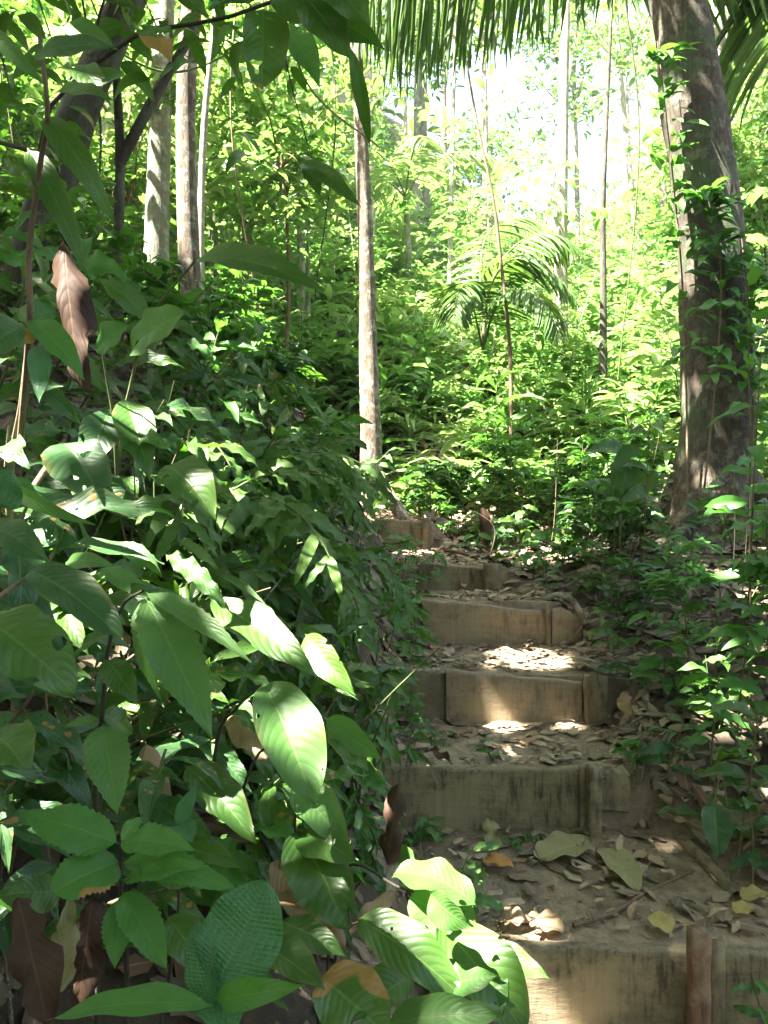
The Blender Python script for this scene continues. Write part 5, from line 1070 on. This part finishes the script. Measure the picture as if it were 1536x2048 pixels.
# ------------------------------------------------------------------ fallen leaves
dry_meshes=[]
for V,Qd,UV in T_dry:
    m2=MB(); m2.add(V,Qd,UV,rnd=0.0); dry_meshes.append(m2.mesh('fallen_leaf',M['litter']))
def gnormal(x,y):
    e=0.03; return Vector((-(Hs(x+e,y)-Hs(x-e,y))/(2*e),-(Hs(x,y+e)-Hs(x,y-e))/(2*e),1)).normalized()
rs4=np.random.default_rng(41)
tn=['on the nearest tread','on the second tread','on the third tread','on the fourth tread','on the fifth tread','behind the topmost step']
for i in range(5):
    for k in range([66,48,34,22,12][i]):
        y=rs4.uniform(SY[i]+0.08,SY[i+1]-0.03); c0,c1=[float(a[0]) for a in edges(np.array([y]))]; x=rs4.uniform(c0-0.05,c1+0.05)
        if i==0: x=rs4.uniform(0.2,1.15)
        s=rs4.uniform(0.04,0.105); a=rs4.random()*6.28; nn=gnormal(x,y)+Vector((rs4.normal()*0.15,rs4.normal()*0.15,0))
        ob=link('fallen_leaf',dry_meshes[int(rs4.integers(0,6))],None,rot_to((x,y,Hs(x,y)+0.008+0.012*rs4.random()),(math.cos(a),math.sin(a),0),nn,s,rs4.uniform(0.8,1.2)))
        tag(ob,'dry grey-brown fallen leaf in the scatter '+tn[i],'fallen leaf','fallen leaves '+tn[i])
def fl_leaf(label,px,py,px2,py2,wpx,mt,Zc,**k):
    def g(px,py):
        z=Zc
        for _ in range(6):
            p=P(px,py,z); hz=Hs(p.x,p.y); z=(EYE-hz-0.02)/((py-HY)/F)
        p=P(px,py,z); return Vector((p.x,p.y,Hs(p.x,p.y)+0.022))
    lone_leaf('fallen_leaf',label,g(px,py),g(px2,py2),wpx,mt,cat='fallen leaf',up=0.85,**{**dict(wave=0.12,ragged=0.12,twist=0.15),**k})
fl_leaf('large flat olive-tan fallen leaf in front of the second step',1182,1690,1082,1722,85,'olive',2.5,bend=0.3,b=0.4,a=0.4,ragged=0.05)
fl_leaf('orange-brown fallen leaf lying left of the large olive-tan one',968,1728,1030,1740,38,'oleaf',2.45,bend=0.8)
fl_leaf('yellow fallen leaf on the nearest tread beside the thin stick',1300,1840,1350,1870,55,'yleaf',2.15,bend=0.3,b=0.5)
fl_leaf('small yellow fallen leaf at the right edge of the nearest tread',1480,1835,1505,1815,40,'yleaf',2.2,bend=0.5)
fl_leaf('yellow-green leaf at the right edge above the small yellow one',1490,1805,1540,1790,45,'yleaf',2.25,bend=0.5)
fl_leaf('dusty pale leaf in a sun fleck at the left of the nearest tread',1065,1850,1130,1870,70,'tan',2.05,bend=0.6)
fl_leaf('second dusty leaf in the sun fleck on the nearest tread',1000,1850,1060,1880,60,'tan',2.05,bend=0.8)
0 and fl_leaf('yellowish flat leaf lying on the third tread near the second step',1110,1532,1170,1528,30,'yleaf',2.65,bend=0.2)
fl_leaf('pale green-grey leaf with visible veins right of the square stake',1210,1700,1280,1640,70,'olive',2.5,bend=0.4)

def litter(name,label,n,xf,yf,L,seed,lift=0.02,mat='litter'):
    rs=np.random.default_rng(seed); x,y=xf(rs,n),None
    x,y=xf(rs,n); z=H(x,y); e=0.04; nx=-(H(x+e,y,False)-H(x-e,y,False))/(2*e); ny=-(H(x,y+e,False)-H(x,y-e,False))/(2*e)
    nx=np.clip(nx,-1,1); ny=np.clip(ny,-1,1)
    N=np.stack([nx+rs.normal(size=n)*0.2,ny+rs.normal(size=n)*0.2,np.ones(n)],-1); a=rs.random(n)*6.283; X=np.stack([np.cos(a),np.sin(a),np.zeros(n)],-1)
    Nn=N/np.linalg.norm(N,axis=1)[:,None]; X=X-(X*Nn).sum(1)[:,None]*Nn
    mb=MB(); scatter(mb,T_dry,np.stack([x,y,z+rs.random(n)*lift],-1),X,N,L*rs.uniform(0.5,1.4,n)); o=mb.obj(name,M[mat]); tag(o,label,'leaf litter',kind='stuff')
def f_path(rs,n):
    y=rs.uniform(0.9,6.2,n); c0,c1=edges(y); f=rs.random(n)
    u_=rs.random(n); x=c0-0.1+(c1-c0+0.25)*np.where(f<0.4,u_**2.2*0.5,np.where(f<0.8,1-u_**2.2*0.5,u_)); 
    for i in range(6): y=np.where(np.abs(y-SY[i]-0.02)<0.045,y+0.09,y)
    return x,y
litter('leaf_litter','small broken brown leaves and bits strewn over the trail treads',2000,f_path,None,0.055,71)
litter('leaf_litter','fine brown crumbs of broken leaf ground into the trail',9000,f_path,None,0.016,79,0.004)
def f_right(rs,n):
    y=rs.uniform(0.9,7.0,n); _,c1=edges(y); return c1+rs.random(n)**1.2*2.6,y
litter('leaf_litter','brown leaf litter on the ground right of the trail',4200,f_right,None,0.09,72,0.03,'shaded_litter')
def f_left(rs,n):
    y=rs.uniform(0.7,7.0,n); c0,_=edges(y); return c0-rs.random(n)*3.0,y
litter('leaf_litter','brown leaf litter under the plants of the left bank',5200,f_left,None,0.10,73,0.04,'shaded_litter')
def f_hill(rs,n):
    y=6.5+16*rs.random(n)**1.5; return y*rs.uniform(-0.55,0.55,n),y
litter('leaf_litter','pinkish brown leaf litter on the sunlit slope',9000,f_hill,None,0.16,74,0.05)

# ------------------------------------------------------------------ humid air
hz=MB(); x0,x1,y0,y1,z0,z1=-75,75,-20,110,-4,75
v=[(x,y,z) for x in (x0,x1) for y in (y0,y1) for z in (z0,z1)]
hz.add(v,[[0,1,3,2],[4,6,7,5],[0,4,5,1],[2,3,7,6],[0,2,6,4],[1,5,7,3]])
m,nt,out=new_mat('haze_air'); vol=nt.nodes.new('ShaderNodeVolumePrincipled'); vol.inputs['Color'].default_value=(0.96,1.0,0.93,1); vol.inputs['Density'].default_value=0.0010; vol.inputs['Anisotropy'].default_value=0.3
nt.links.new(vol.outputs[0],out.inputs['Volume']); h_=hz.obj('haze',m,smooth=False); tag(h_,'thin bright humid air among the trees','haze',kind='stuff')
